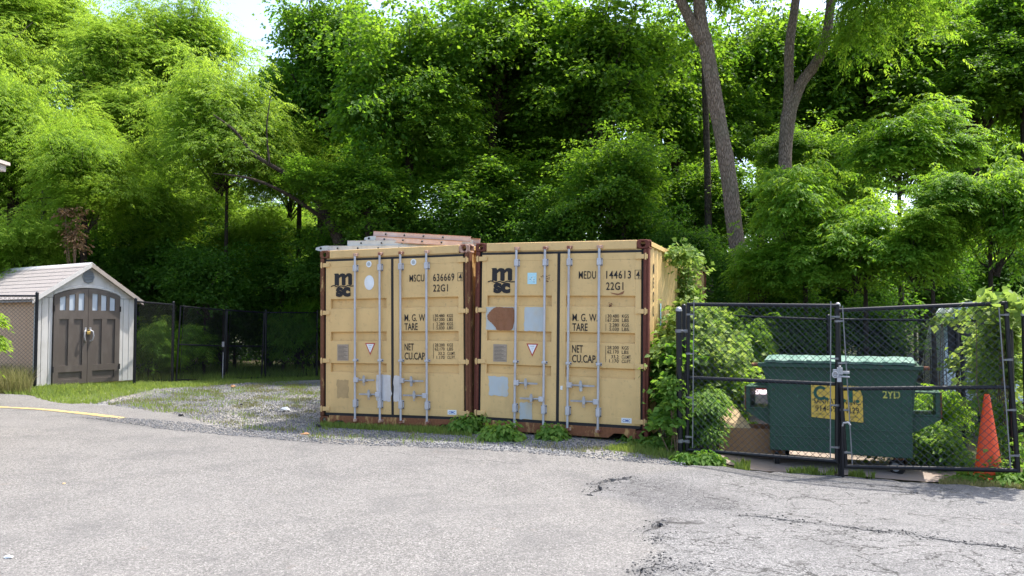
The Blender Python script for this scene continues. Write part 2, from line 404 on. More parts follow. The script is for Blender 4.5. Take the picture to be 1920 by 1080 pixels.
# ------------------------------------------------------------------ text
def text_mesh(txt, size, bold=0.0, align='LEFT', spacing=1.0):
    cu = bpy.data.curves.new('lettering', 'FONT'); cu.body = txt; cu.size = size; cu.offset = bold; cu.align_x = align
    cu.space_character = spacing; cu.resolution_u = 3
    ob = bpy.data.objects.new('lettering', cu); COL.objects.link(ob)
    bpy.context.view_layer.update()
    me = bpy.data.meshes.new_from_object(ob.evaluated_get(bpy.context.evaluated_depsgraph_get()))
    bpy.data.objects.remove(ob); bpy.data.curves.remove(cu)
    return me
def text_on(txt, x0, x1, z, height, mat, parent, y=-.004, bold=.003, name='lettering', rot=(R(90), 0, 0), spacing=1.0, fitz=False):
    """lettering fitted to the span x0..x1, vertical centre z and cap height, on a plane facing -y"""
    me = text_mesh(txt, height / .69, bold, 'LEFT', spacing); me.name = name; me.materials.append(mat)
    co = np.empty(len(me.vertices) * 3); me.vertices.foreach_get('co', co); co = co.reshape(-1, 3)
    mn, mx_ = co.min(0), co.max(0)
    co[:, 0] = (co[:, 0] - mn[0]) / max(1e-6, mx_[0] - mn[0]) * (x1 - x0)
    if fitz: co[:, 1] = (co[:, 1] - mn[1]) / (mx_[1] - mn[1]) * height
    co[:, 1] -= height / 2
    me.vertices.foreach_set('co', co.ravel()); me.update()
    o = bpy.data.objects.new(name, me); link(o, parent); o.location = (x0, y, z); o.rotation_euler = rot
    return o
def plate(name, poly, y, mat, parent, th=.0015):
    return MB().prism(poly, 'y', y - th, y).build(name, mat, parent)
def rect(x0, x1, z0, z1): return [(x0, z0), (x1, z0), (x1, z1), (x0, z1)]
def ellipse(cx, cz, rx, rz, n=20): return [(cx + rx * math.cos(2 * math.pi * i / n), cz + rz * math.sin(2 * math.pi * i / n)) for i in range(n)]
# ------------------------------------------------------------------ ground sheets
def pip(P, poly):
    """points in polygon, numpy"""
    x, y = P[:, 0], P[:, 1]; ins = np.zeros(len(P), bool); n = len(poly); j = n - 1
    for i in range(n):
        xi, yi = poly[i]; xj, yj = poly[j]
        c = ((yi > y) != (yj > y)) & (x < (xj - xi) * (y - yi) / (yj - yi + 1e-12) + xi); ins ^= c; j = i
    return ins
def seg_dist(P, line, closed=False):
    d = np.full(len(P), 1e9); L = list(line) + ([line[0]] if closed else [])
    for a, b in zip(L[:-1], L[1:]):
        a = np.array(a); b = np.array(b); ab = b - a
        t = np.clip(((P - a) @ ab) / max(1e-9, ab @ ab), 0, 1); d = np.minimum(d, np.hypot(*(P - a - t[:, None] * ab).T))
    return d
def densify(poly, step, jit, closed=True, rs=1):
    rn = np.random.default_rng(rs); out = []; n = len(poly)
    for i in range(n if closed else n - 1):
        a = np.array(poly[i][:2], float); b = np.array(poly[(i + 1) % n][:2], float); k = max(1, int(np.hypot(*(b - a)) / step))
        if np.hypot(*(b - a)) > 25: k = min(k, 20)
        for q in range(k):
            p = a + (b - a) * q / k
            if q > 0: p = p + rn.normal(0, jit, 2)
            out.append((float(p[0]), float(p[1])))
    if not closed: out.append(tuple(map(float, poly[-1][:2])))
    return out
def axis_pts(segs):
    out = []
    for a, b, st in segs: out += list(np.arange(a, b, st))
    return np.array(out + [segs[-1][1]])

# base ground: one sheet to the horizon
gx = axis_pts([(-600, -60, 60), (-60, -16, 4), (-16, 14, .5), (14, 60, 4), (60, 600, 60)])
gy = axis_pts([(-300, -20, 40), (-20, 0, 4), (0, 28, .5), (28, 80, 5), (80, 900, 80)])
X, Y = np.meshgrid(gx, gy); Z = tz(X, Y) - .035
V = np.stack([X, Y, Z], -1).reshape(-1, 3); nx = len(gx); ny = len(gy)
I = np.arange(nx * ny).reshape(ny, nx)
T = np.stack([I[:-1, :-1], I[:-1, 1:], I[1:, 1:], I[1:, :-1]], -1).reshape(-1, 4)
g = bpy.data.objects.new('ground', np_mesh('ground', V, T, M['soil'], smooth=True)); link(g)
tag(g, 'dark woodland soil under the trees and around the lot', 'ground', kind='structure')

def sheet(name, poly, off, mat, grid, cracks=(), attrs=None, edge_drop=.02):
    """triangulated sheet draped on the terrain; cracks = [(polyline, width, depth)] are cut in as real grooves"""
    poly = [tuple(p[:2]) for p in poly]; P = np.array(poly)
    vs = list(poly); es = [(i, (i + 1) % len(poly)) for i in range(len(poly))]; drop = [edge_drop] * len(poly); ck = [0.0] * len(poly)
    rn = np.random.default_rng(5); lines = []
    for line, w, dep in cracks:
        L = densify(line, .035, .0, False); L = np.array(L)
        tg = np.gradient(L, axis=0); tg /= np.linalg.norm(tg, axis=1)[:, None] + 1e-9; nr = np.stack([-tg[:, 1], tg[:, 0]], 1)
        wob = rn.normal(0, .010, len(L)) + .018 * np.sin(np.arange(len(L)) * .55 + rn.uniform(0, 6)) ; L = L + nr * wob[:, None]
        prof = np.clip(np.minimum(np.arange(len(L)), np.arange(len(L))[::-1]) / 5.0, .12, 1)
        wa = w * prof * rn.uniform(.25, .8, len(L)); wb = w * prof * rn.uniform(.25, .8, len(L))
        for side, arr, dz, c in ((1, wa, 0, .0), (0, wa, dep, 1.0), (-1, wb, 0, .0)):
            o = len(vs)
            for k in range(len(L)):
                q = L[k] + nr[k] * arr[k] * side; vs.append((float(q[0]), float(q[1]))); drop.append(dz); ck.append(c)
            es += [(o + k, o + k + 1) for k in range(len(L) - 1)]
        lines.append((L, w))
    pts = np.concatenate(grid); pts = pts + rn.uniform(-.3, .3, pts.shape) * .1
    pts = pts[pip(pts, poly)]
    pts = pts[seg_dist(pts, poly, True) > .04]
    for L, w in lines: pts = pts[seg_dist(pts, [tuple(q) for q in L]) > w * 1.3 + .01]
    vs += [tuple(map(float, p)) for p in pts]; drop += [0.0] * len(pts); ck += [0.0] * len(pts)
    n0 = len(vs)
    ov, oe, of, vo, _, _ = delaunay_2d_cdt([Vector(v) for v in vs], es, [tuple(range(len(poly)))], 1, 1e-5)
    A = np.array([(v.x, v.y) for v in ov]); dr = np.zeros(len(A)); cr = np.zeros(len(A))
    for i, src in enumerate(vo):
        if src: dr[i] = max(drop[s] for s in src); cr[i] = max(ck[s] for s in src)
    Zs = tz(A[:, 0], A[:, 1]) + off - dr
    me = bpy.data.meshes.new(name); me.from_pydata([(x, y, z) for (x, y), z in zip(A, Zs)], [], [tuple(f) for f in of])
    bm = bmesh.new(); bm.from_mesh(me)
    for f in bm.faces:
        f.normal_update()
        if f.normal.z < 0: f.normal_flip()
    bm.to_mesh(me); bm.free()
    a = me.attributes.new('crack', 'FLOAT', 'POINT'); a.data.foreach_set('value', cr.astype(np.float32))
    for k, fn in (attrs or {}).items():
        a = me.attributes.new(k, 'FLOAT', 'POINT'); a.data.foreach_set('value', fn(A).astype(np.float32))
    me.materials.append(mat)
    o = bpy.data.objects.new(name, me); link(o); o['kind'] = 'structure'
    return o
def grid_pts(x0, x1, y0, y1, st):
    a, b = np.meshgrid(np.arange(x0, x1, st), np.arange(y0, y1, st)); return np.stack([a.ravel(), b.ravel()], 1)

# gravel lot
gravel_poly = [gp(60, 748), gp(120, 742), gp(200, 733), gp(330, 723), gp(500, 713), gp(600, 711), Vector((-1, 21, 0)), Vector((3.2, 17, 0)), gp(1250, 842),
               gp(1300, 884), gp(900, 856), gp(640, 850), gp(520, 838), gp(250, 797), gp(120, 765)]
gravel_poly = [(p.x, p.y) for p in gravel_poly]
gravel_d = densify(gravel_poly, .3, .06, True, 3)
o = sheet('gravel_lot', gravel_d, -.008, M['gravel'], [grid_pts(-11, 4, 8, 22, .4)])
tag(o, 'bluish grey gravel lot with thin grass in front of the containers', 'gravel lot', kind='structure')

# asphalt
edge_px = [(-240, 748), (0, 737), (67, 744), (117, 756), (207, 759), (250, 765), (330, 776), (375, 790), (415, 803), (520, 818), (640, 830), (760, 836),
           (900, 839), (1000, 846), (1100, 856), (1200, 866), (1290, 872), (1400, 881), (1500, 887), (1600, 894), (1750, 906), (1920, 918), (2200, 930)]
edge = [tuple(gp(*p)[:2]) for p in edge_px]
road_poly = edge + [(16, 6), (16, -6), (-16, -6), (-18, 12)]
road_d = densify(edge, .12, .035, False, 9) + road_poly[len(edge):]
worn_poly = [tuple(gp(*p)[:2]) for p in [(1185, 894), (1108, 911), (1125, 920), (1110, 928), (1160, 938), (1200, 947), (1250, 976), (1212, 1000), (1246, 1036), (1200, 1079)]] + \
            [(.8, 3.4), (16, 3), (16, 6.2)] + [tuple(gp(*p)[:2]) for p in [(1920, 925), (1600, 902), (1400, 890), (1290, 882)]]
def worn_fn(A):
    d = seg_dist(A, worn_poly, True); s = np.where(pip(A, worn_poly), d, -d); return np.clip(.5 + s / .16, 0, 1)
def pl(*px): return [tuple(gp(*p)[:2]) for p in px]
cracks = [
 (pl((1108, 910), (1125, 907), (1150, 903), (1186, 895)), .085, .06),
 (pl((1124, 911), (1119, 919), (1110, 929)), .05, .05),
 (pl((1211, 1001), (1222, 993), (1236, 988), (1246, 977)), .055, .06),
 (pl((1248, 1037), (1236, 1047), (1230, 1053)), .016, .03),
 (pl((1230, 1060), (1226, 1068), (1205, 1073), (1196, 1082)), .035, .045),
 (pl((1224, 1010), (1236, 1022)), .014, .02),
 (pl((1372, 968), (1440, 973), (1500, 981), (1540, 985)), .03, .035),
 (pl((1546, 986), (1620, 996), (1700, 1003)), .026, .035),
 (pl((1706, 1004), (1780, 1018), (1860, 1026), (1940, 1036)), .028, .035),
 (pl((1255, 1070), (1275, 1066), (1310, 1064)), .012, .02),
 (pl((300, 802), (235, 794), (150, 783)), .025, .02),
 (pl((420, 812), (520, 824), (600, 833)), .018, .02),
 (pl((210, 856), (250, 846), (330, 842)), .006, .01),
 (pl((1400, 884), (1480, 894), (1560, 897)), .010, .015),
 (pl((700, 845), (800, 858), (980, 872)), .006, .01),
]
hollow = [tuple(gp(*p)[:2]) for p in [(1188, 897), (1140, 915), (1165, 938), (1215, 955), (1260, 965), (1330, 962), (1400, 962), (1380, 940), (1330, 918), (1260, 905)]]
def dirt_shade_fn(A):  # dark grit in the hollow, plus edge shading painted along the cracks
    d = seg_dist(A, hollow, True); a = np.clip(.5 + np.where(pip(A, hollow), d, -d) / .5, 0, .85)
    for k, w_ in ((0, .10), (2, .10), (4, .12), (5, .06), (6, .10), (7, .10), (8, .11), (9, .14), (10, .3), (11, .22)): a = np.maximum(a, np.clip(1 - seg_dist(A, [tuple(q) for q in cracks[k][0]]) / w_, 0, 1) * .8)
    return a
o = sheet('asphalt_road', road_d, .012, M['asphalt'],
          [grid_pts(-12, 9, 4, 16, .16), grid_pts(-15, 15, -6, 4, .8), grid_pts(-.5, 6, 4, 9.6, .07) + .03], cracks, {'worn': worn_fn, 'dirt': dirt_shade_fn}, .02)
tag(o, 'cracked sun-bleached asphalt in the foreground', 'road', kind='structure')
road_obj = o

# yellow line, a thin painted sheet
def strip(name, px_line, w, off, mat):
    L = np.array(densify(pl(*px_line), .06, .0, False)); tg = np.gradient(L, axis=0); tg /= np.linalg.norm(tg, axis=1)[:, None]
    nr = np.stack([-tg[:, 1], tg[:, 0]], 1); rn = np.random.default_rng(4)
    a = L + nr * (w / 2 + rn.normal(0, .012, len(L)))[:, None]; b = L - nr * (w / 2 + rn.normal(0, .012, len(L)))[:, None]
    vs = [(x, y, tz1(x, y) + off) for x, y in a] + [(x, y, tz1(x, y) + off) for x, y in b]; n = len(L)
    mb = MB(); mb.add(vs, [(i, i + 1, n + i + 1, n + i) for i in range(n - 1)]); return mb.build(name, mat)
o = strip('road_marking', [(-90, 756), (0, 765), (100, 771), (170, 778), (232, 786)], .15, .018, M['yellow_line'])
tag(o, 'faded yellow line painted along the asphalt edge', 'road marking', kind='structure')

pad = [tuple(p) for p in pl((1330, 858), (1400, 876), (1500, 883), (1600, 889), (1745, 901), (1840, 893))] + [(6.2, 11.4), (3.4, 12.8)] + [tuple(p) for p in pl((1335, 846))]
o = sheet('concrete_pad', densify(pad, .2, .02, True, 2), .004, M['concrete'], [grid_pts(1.5, 7, 8, 13, .5)])
tag(o, 'pinkish concrete slab under the dumpster', 'concrete pad', kind='structure')

# ------------------------------------------------------------------ shipping containers
CW, CH, CL = 2.438, 2.591, 6.058
def casting(mb, x0, y0, z0, sx, sy):
    """corner casting with its elongated hole in the front and side, corner at (x0,y0,z0), growing to +sx,+sy"""
    w, d, h = .162, .178, .118; t = .026
    def bx(a, b):
        lo = [x0 + sx * a[0], y0 + sy * a[1], z0 + a[2]]; hi = [x0 + sx * b[0], y0 + sy * b[1], z0 + b[2]]
        mb.b2([min(p, q) for p, q in zip(lo, hi)], [max(p, q) for p, q in zip(lo, hi)])
    bx((0, t, 0), (w, d, t)); bx((0, t, h - t), (w, d, h)); bx((w - t, t, t), (w, d, h - t)); bx((0, d - t, t), (w - t, d, h - t))
    n = 14; outer = []; inner = []
    for i in range(n):
        a = 2 * math.pi * i / n; c, s_ = math.cos(a), math.sin(a)
        k = 1 / max(abs(c) / (w / 2), abs(s_) / (h / 2)); outer.append((w / 2 + c * k, h / 2 + s_ * k)); inner.append((w / 2 + .032 * c, h / 2 + .040 * s_))
    vs = []
    for yy in (0, t):
        vs += [(x0 + sx * p[0], y0 + sy * yy, z0 + p[1]) for p in outer] + [(x0 + sx * p[0], y0 + sy * yy, z0 + p[1]) for p in inner]
    fs = []
    for i in range(n):
        j = (i + 1) % n
        fs += [(i, j, n + j, n + i), (n + i, n + j, 3 * n + j, 3 * n + i), (2 * n + j, 2 * n + i, 3 * n + i, 3 * n + j), (j, i, 2 * n + i, 2 * n + j)]
    mb.add(vs, fs)

def corrugated_wall(name, mat, parent, x, y0, y1, z0, z1, out, pitch=.278, dep=.036):
    n = int((y1 - y0) / pitch); pitch = (y1 - y0) / n; pr = []
    for k in range(n):
        b = y0 + k * pitch
        pr += [(b, 0), (b + pitch * .25, 0), (b + pitch * .5, 1), (b + pitch * .75, 1)]
    pr.append((y1, 0)); mb = MB(); vs = []
    for (yy, q) in pr:
        xx = x - out * dep * q; vs += [(xx, yy, z0), (xx, yy, z1)]
    th = .004
    vs2 = [(v[0] - out * th, v[1], v[2]) for v in vs]; m = len(pr); L = len(vs)
    fs = [(2 * i, 2 * i + 2, 2 * i + 3, 2 * i + 1) for i in range(m - 1)] + [(L + 2 * i, L + 2 * i + 1, L + 2 * i + 3, L + 2 * i + 2) for i in range(m - 1)]
    mb.add(vs + vs2, fs); return mb.build(name, mat, parent)

def container(label, loc, rotz, roll, yel, rust, cfg):
    c = thing('shipping_container', label, 'shipping container', loc, group='pair of yellow shipping containers', rot=(0, roll, rotz))
    DB, DT = .175, 2.425                      # door bottom / top
    # frame
    for sx, x0 in ((1, 0.0), (-1, CW)):
        mb = MB()
        a, b = sorted((x0, x0 + sx * .062)); mb.b2((a, .0, .118), (b, .11, CH - .118))
        mb.tube((x0 + sx * .05, -.004, .13), (x0 + sx * .05, -.004, CH - .13), .020, n=10)
        mb.build('corner_post', rust, c, .006)
        a, b = sorted((x0 + sx * .064, x0 + sx * .1)); MB().b2((a, .03, .14), (b, .05, DT + .04)).build('door_seal', M['gasket'], c)
        for z0, mt in ((CH - .118, cfg['cast_' + ('l' if sx > 0 else 'r')]), (0, rust)):
            mb = MB(); casting(mb, x0 - sx * .003, -.006, z0, sx, 1); mb.build('corner_casting', mt, c, .006)
            mb = MB(); casting(mb, x0 - sx * .003, CL + .006, z0, sx, -1); mb.build('corner_casting', rust, c)
        a, b = sorted((x0, x0 + sx * .07)); MB().b2((a, CL - .12, .118), (b, CL, CH - .118)).build('rear_corner_post', rust, c)
    mb = MB(); mb.b2((.162, .0, 2.47), (CW - .162, .07, CH - .004)); mb.b2((.1, .012, 2.455), (CW - .1, .06, 2.47)); mb.build('header', yel, c, .006)
    MB().b2((1.2, .004, DB + .002), (1.238, .04, DT - .002)).build('door_seal', M['gasket'], c)
    MB().b2((.1, .002, DT + .001), (CW - .1, .046, 2.4545)).build('door_seal', M['gasket'], c)
    # sill with two pocket notches
    def notch(a, b): return [(a, .0), ((a * .72 + b * .28), .062), ((a * .28 + b * .72), .062), (b, .0)]
    pr = [(.16, .0)] + notch(.21, .46) + notch(CW - .52, CW - .24) + [(CW - .16, .0), (CW - .16, .135), (.16, .135)]
    MB().prism(pr, 'y', -.004, .05).build('door_sill', M['rust_sill'], c, .004)
    MB().b2((.1, .002, .1355), (CW - .1, .044, DB - .001)).build('door_seal', M['gasket'], c)
    # walls, roof, floor, rails
    for out, x in ((1, CW - .02), (-1, .02)): corrugated_wall('side_wall', yel, c, x, .12, CL - .12, .16, CH - .07, out)
    for x0 in (0.0, CW - .06):
        MB().b2((x0, .17, CH - .075), (x0 + .06, CL - .17, CH - .012)).build('top_rail', yel, c, .004)
        MB().b2((x0 + .004, .17, .03), (x0 + .056, CL - .17, .165)).build('bottom_rail', yel, c)
    MB().b2((.06, .07, CH - .05), (CW - .06, CL - .08, CH - .022)).build('roof', yel, c)
    MB().b2((.06, .12, .12), (CW - .06, CL - .06, .15)).build('floor', M['rust_sill'], c)
    MB().b2((.07, CL - .05, .15), (CW - .07, CL - .02, CH - .05)).build('rear_wall', yel, c)
    # doors
    bands = [(.78, .91), (1.24, 1.374), (1.72, 1.86)]
    for di, (x0, x1) in enumerate(((.10, 1.198), (1.240, CW - .10))):
        mb = MB(); s0, s1 = (.085, .075)
        mb.b2((x0, .0, DB), (x0 + s0, .05, DT)); mb.b2((x1 - s1, .0, DB), (x1, .05, DT))
        mb.b2((x0 + s0, .002, DT - .09), (x1 - s1, .048, DT)); mb.b2((x0 + s0, .002, DB), (x1 - s1, .048, DB + .10))
        door = mb.build('container_door', yel, c, .003)
        if di: door['label'] = 'right door with stencilled numbers'
        else: door['label'] = 'left door with black emblem'
        pr = [(DB + .10, .003)]
        for a, b in bands: pr += [(a - .010, .003), (a + .010, .052), (b - .020, .052), (b, .003)]
        pr.append((DT - .09, .003))
        mb = MB(); xa, xb = x0 + s0, x1 - s1; vs = []
        for z, y in pr: vs += [(xa, y, z), (xb, y, z)]
        mb.add(vs, [(2 * i, 2 * i + 1, 2 * i + 3, 2 * i + 2) for i in range(len(pr) - 1)])
        o = mb.build('door_panel', yel, door)
        hx = x0 if di == 0 else x1; sg = -1 if di == 0 else 1
        for z in (.23, .943, 1.656, 2.369):
            mb = MB(); a, b = sorted((hx - sg * .075, hx + sg * .085)); mb.prism([(a, z - .034), (b, z - .028), (b, z + .028), (a, z + .034)], 'y', -.022, -.001)
            mb.tube((hx + sg * .06, -.024, z - .045), (hx + sg * .06, -.024, z + .045), .012, n=8)
            mb.build('hinge', yel, door, .004)
        for bi, bx in enumerate((.623, 1.035) if di == 0 else (1.372, 1.787)):
            MB().tube((bx, -.040, .075), (bx, -.040, 2.50), .0165, n=12).build('locking_bar', M['galv'], door, smooth=True)
            for zc, hh, ww, dz_ in ((2.305, .105, .080, .008), (.325, .125, .074, .008), (.955, .04, .080, .004)):
                mb = MB(); mb.b2((bx - ww / 2, -.015, zc - hh / 2), (bx + ww / 2, -.002, zc + hh / 2)); mb.b2((bx - .027, -.064, zc - hh / 2 + dz_), (bx + .027, -.013, zc + hh / 2 - dz_))
                mb.build('bar_bracket', M['galv'], door, .005)
            mb = MB()
            for zc, hh in ((2.305, .08), (.325, .095), (.955, .0)):
                for ax in (-.033, .033):
                    for az in ((-hh / 2, hh / 2) if hh else (0,)): mb.tube((bx + ax, -.021, zc + az), (bx + ax, -.013, zc + az), .0075, n=6)
            mb.build('bolts', M['gasket'], door)['kind'] = 'stuff'
            for zc in (2.505, .085):
                mb = MB(); mb.b2((bx - .022, -.058, zc - .022), (bx + .022, -.010, zc + .018)); mb.b2((bx - .04, -.018, zc - .02), (bx - .02, -.005, zc + .024)); mb.b2((bx + .02, -.018, zc - .02), (bx + .04, -.005, zc + .024))
                mb.tube((bx, -.05, zc), (bx + .03, -.05, zc + .012), .01, n=6)
                mb.build('cam_keeper', M['rust_pink'], door, .003)
        hs = ((.623, .67, 1, .33), (1.035, .465, -1, .33)) if di == 0 else ((1.372, .67, 1, .37), (1.787, .465, -1, .37))
        for bx, z, sg2, ln in hs:
            mb = MB(); a, b = sorted((bx - sg2 * .01, bx + sg2 * .062)); mb.b2((a, -.075, z - .034), (b, -.026, z + .034))
            h = mb.build('handle', M['galv'], door, .004)
            MB().tube((bx + sg2 * .05, -.05, z), (bx + sg2 * (ln * .6), -.052, z - .002), .013, .010, n=8).add(*[
                [(bx + sg2 * ln * .55, -.058, z - .014), (bx + sg2 * ln, -.062, z - .012), (bx + sg2 * ln, -.062, z + .010), (bx + sg2 * ln * .55, -.058, z + .012),
                 (bx + sg2 * ln * .55, -.046, z - .014), (bx + sg2 * ln, -.052, z - .012), (bx + sg2 * ln, -.052, z + .010), (bx + sg2 * ln * .55, -.046, z + .012)],
                [(0, 1, 2, 3), (7, 6, 5, 4), (0, 4, 5, 1), (1, 5, 6, 2), (2, 6, 7, 3), (3, 7, 4, 0)]]).build('handle_lever', M['galv_dark'], door)
            kx = bx + sg2 * ln * .5
            mb = MB(); mb.prism(ellipse(kx, z + .012, .022, .058, 12), 'y', -.078, -.066); mb.b2((kx - .02, -.07, z - .03), (kx + .02, -.003, z - .018))
            mb.tube((kx, -.082, z + .045), (kx, -.062, z + .045), .011, n=8); mb.path([(kx + .016 * math.cos(a), -.07, z - .055 + .022 * math.sin(a)) for a in np.linspace(0, 6.28, 10)], .004, 5)
            mb.build('handle_catch', M['galv_dark'], door)
        if di == 1:   # padlock on the upper handle
            kx = 1.372 + .37 * .5
            mb = MB(); mb.b2((kx - .004, -.10, .60), (kx + .03, -.082, .645)); mb.path([(kx + .013 + .012 * math.cos(a), -.091, .645 + .03 * math.sin(a)) for a in np.linspace(0, math.pi, 8)], .004, 5)
            mb.build('padlock', M['alu'] if cfg['right'] else M['galv_dark'], door, .003)
        # print
        if di == 0:
            em = MB(); lx, lz, w, h = .205, 2.055, .37, .185
            yy = -.0025
            def bar(pts): em.prism([(lx + p[0] * w, lz + p[1] * h) for p in pts], 'y', yy, .001)
            bar([(.10, .98), (.17, 1.0), (.30, 1.0), (.33, .90), (.33, .02), (.28, .0), (.20, .06), (.13, .02), (.13, .90)])
            bar([(.331, .84), (.40, .97), (.50, 1.0), (.60, .95), (.63, .84), (.63, .06), (.56, .0), (.46, .07), (.46, .70), (.42, .74), (.331, .60)])
            bar([(.631, .84), (.70, .97), (.80, 1.0), (.90, .95), (.93, .84), (.93, .08), (.86, .02), (.76, .10), (.76, .70), (.72, .74), (.631, .60)])
            wave = [(-.04, -.02), (.06, .05), (.13, .04), (.20, -.04), (.29, -.07), (.40, .0), (.47, -.0), (.55, -.07), (.64, -.05), (.73, .03), (.80, .02), (.88, -.03), (1.04, -.02)]
            for (a0, b0), (a1, b1) in zip(wave[:-1], wave[1:]): bar([(a0, b0 - .06), (a1, b1 - .06), (a1, b1 + .02), (a0, b0 + .02)])
            em.build('emblem', M['ink'], door)
            text_on('sc', .275, .525, 1.962, .148, M['ink'], door, -.0025, .014, 'emblem', fitz=True)
            tri = [(.77, 1.205), (.94, 1.205), (.855, 1.03)]
            plate('warning_triangle', tri, .001, M['red'], door, .003); plate('warning_triangle', [(.793, 1.191), (.917, 1.191), (.855, 1.062)], -.0025, M['white'], door)
            for k in range(3): plate('warning_print', rect(.828 + .008 * k, .882 - .008 * k, 1.165 - k * .024, 1.171 - k * .024), -.0042, M['galv_dark'], door, .0008)
            pxa, pxb = (.285, .485) if cfg['right'] else (.30, .49)
            plate('data_plate', rect(pxa, pxb, .945, 1.185), .001, M['plate'], door, .005)
            pr = MB()
            for k in range(11): pr.b2((pxa + .015, -.0052, .965 + k * .019), (pxb - .015 - .03 * (k % 3), -.0046, .970 + k * .019))
            pr.build('plate_print', M['ink_thin'], door)
        else:
            yy = -.0025
            text_on(cfg['owner'], 1.50, 1.735, 2.135, .100, M['ink'], door, yy, .0008, spacing=1.06)
            text_on(cfg['serial'], 1.875, 2.205, 2.135, .100, M['ink'], door, yy, .0018, spacing=1.12)
            text_on('4', 2.272, 2.322, 2.135, .098, M['ink'], door, yy - .0004, .001)
            if True:
                mb = MB(); a, b, e, f, w = 2.255, 2.336, 2.075, 2.195, .005
                mb.b2((a, yy, e), (b, .001, e + w)); mb.b2((a, yy, f - w), (b, .001, f)); mb.b2((a, yy, e + w), (a + w, .001, f - w)); mb.b2((b - w, yy, e + w), (b, .001, f - w))
                mb.build('lettering', M['ink_thin'], door)
            text_on('22G1', 1.875, 2.105, 1.985, .098, M['ink'], door, yy, .0018, spacing=1.1)
            text_on('M. G. W.', 1.418, 1.762, 1.568, .098, M['ink'], door, yy, .0008)
            text_on('TARE', 1.418, 1.628, 1.440, .098, M['ink'], door, yy, .0018)
            text_on('NET', 1.418, 1.565, 1.150, .098, M['ink'], door, yy, .0018)
            text_on('CU.CAP.', 1.418, 1.755, 1.020, .098, M['ink'], door, yy, .0018)
            for z, a, b in ((1.592, '30.480', 'KGS'), (1.537, '67.200', 'LBS'), (1.475, '2.280', 'KGS'), (1.420, '5.030', 'LBS'),
                            (1.178, '28.200', 'KGS'), (1.122, '62.170', 'LBS'), (1.060, '33.2', 'CU.MT.'), (1.004, '1.170', 'CU.FT.')):
                text_on(a, 2.05 - .026 * len(a) + .003, 2.05, z, .043, M['ink'], door, yy, .0004)
                text_on(b, 2.09, 2.09 + (.09 if len(b) < 4 else .125), z, .043, M['ink'], door, yy, .0004)
            for z0, z1 in ((1.395, 1.49), (1.515, 1.61), (.985, 1.2)): plate('lettering', rect(1.873, 1.877, z0, z1), .001, M['ink_thin'], door, .0035)
            plate('maker_label', rect(2.09, 2.225, .205, .27), .001, M['white'], door, .004)
            text_on('CIMC', 2.108, 2.208, .237, .034, M['blue_print'], door, -.0045, .001)
    return c

YAW_L, YAW_R = R(-20.0), R(-20.5)
PL = (-2.865, 11.954, .02); PR = (-.538, 11.154, .055)
cl = container('left yellow shipping container with ladders on its roof and a white oval on its door', PL, YAW_L, R(-.55), M['yellow'], M['rust'],
               dict(right=False, owner='MSCU', serial='636669', cast_l=M['rust'], cast_r=M['rust_pink']))
cr = container('right yellow shipping container with brown rust patch and vines on its side', PR, YAW_R, R(.72), M['yellow2'], M['rust_red'],
               dict(right=True, owner='MEDU', serial='144613', cast_l=M['rust_red'], cast_r=M['rust_red']))
def kid(c, name, n=0): return [o for o in c.children if o.name.split('.')[0] == name][n]
# marks of the left container
d0, d1 = kid(cl, 'container_door', 0), kid(cl, 'container_door', 1)
for d, x, z in ((d0, .835, 2.362), (d1, 1.565, 2.366)):
    plate('vent_cover', ellipse(x, z, .044, .047), .002, M['white'], d, .008)
    plate('vent_cover', ellipse(x, z, .028, .030, 14), -.0062, M['pale_blue'], d, .002)
    for k in (-1, 0, 1): plate('vent_cover', rect(x - .02, x + .02, z + k * .013 - .003, z + k * .013 + .003), -.0085, M['galv_dark'], d, .001)
plate('oval_sticker', ellipse(.84, 2.09, .080, .108, 26), .001, M['white'], d0, .0035)
rn = np.random.default_rng(3)
def ragged(x0, x1, z0, z1, j, n=7):
    p = [(x0 + (x1 - x0) * i / n, z0 + rn.normal(0, j)) for i in range(n)] + [(x1 + rn.normal(0, j), z0 + (z1 - z0) * i / n) for i in range(n)]
    return p + [(x1 - (x1 - x0) * i / n, z1 + rn.normal(0, j)) for i in range(n)] + [(x0 + rn.normal(0, j), z1 - (z1 - z0) * i / n) for i in range(n)]
plate('tape_patch', ragged(.955, 1.196, .37, .745, .006), -.003, M['tape'], d0, .004)
plate('tape_patch', ragged(1.242, 1.345, .365, .735, .006), -.003, M['tape'], d1, .004)
plate('faded_patch', ragged(.29, .49, .40, .66, .006), .0015, M['smudge'], d0, .0022)
# marks of the right container
d0, d1 = kid(cr, 'container_door', 0), kid(cr, 'container_door', 1)
plate('pale_patch', ragged(.165, .60, 1.385, 1.70, .004), .0005, M['pale_blue'], d0, .002)
blob = [(.185, 1.555), (.20, 1.60), (.235, 1.645), (.28, 1.685), (.33, 1.702), (.40, 1.697), (.50, 1.694), (.59, 1.69), (.592, 1.60), (.597, 1.52), (.585, 1.47), (.565, 1.38), (.46, 1.374), (.355, 1.376), (.325, 1.39), (.31, 1.43), (.24, 1.49), (.20, 1.52)]
for _ in range(2): blob = [((a[0] * u + b[0] * (1 - u)), (a[1] * u + b[1] * (1 - u))) for a, b in zip(blob, blob[1:] + blob[:1]) for u in (.75, .25)]
plate('rust_patch', [(x + rn.normal(0, .0025), z + rn.normal(0, .0025)) for x, z in blob], -.003, M['brown_patch'], d0, .003)
plate('pale_patch', ragged(.735, 1.01, 1.375, 1.70, .004), .0005, M['pale_blue'], d0, .002)
plate('pale_patch', ragged(.225, .505, .475, .745, .007), .0005, M['pale_blue'], d0, .003)
plate('pale_patch', ragged(.685, .865, .180, .40, .006), .0005, M['pale_blue'], d0, .004)
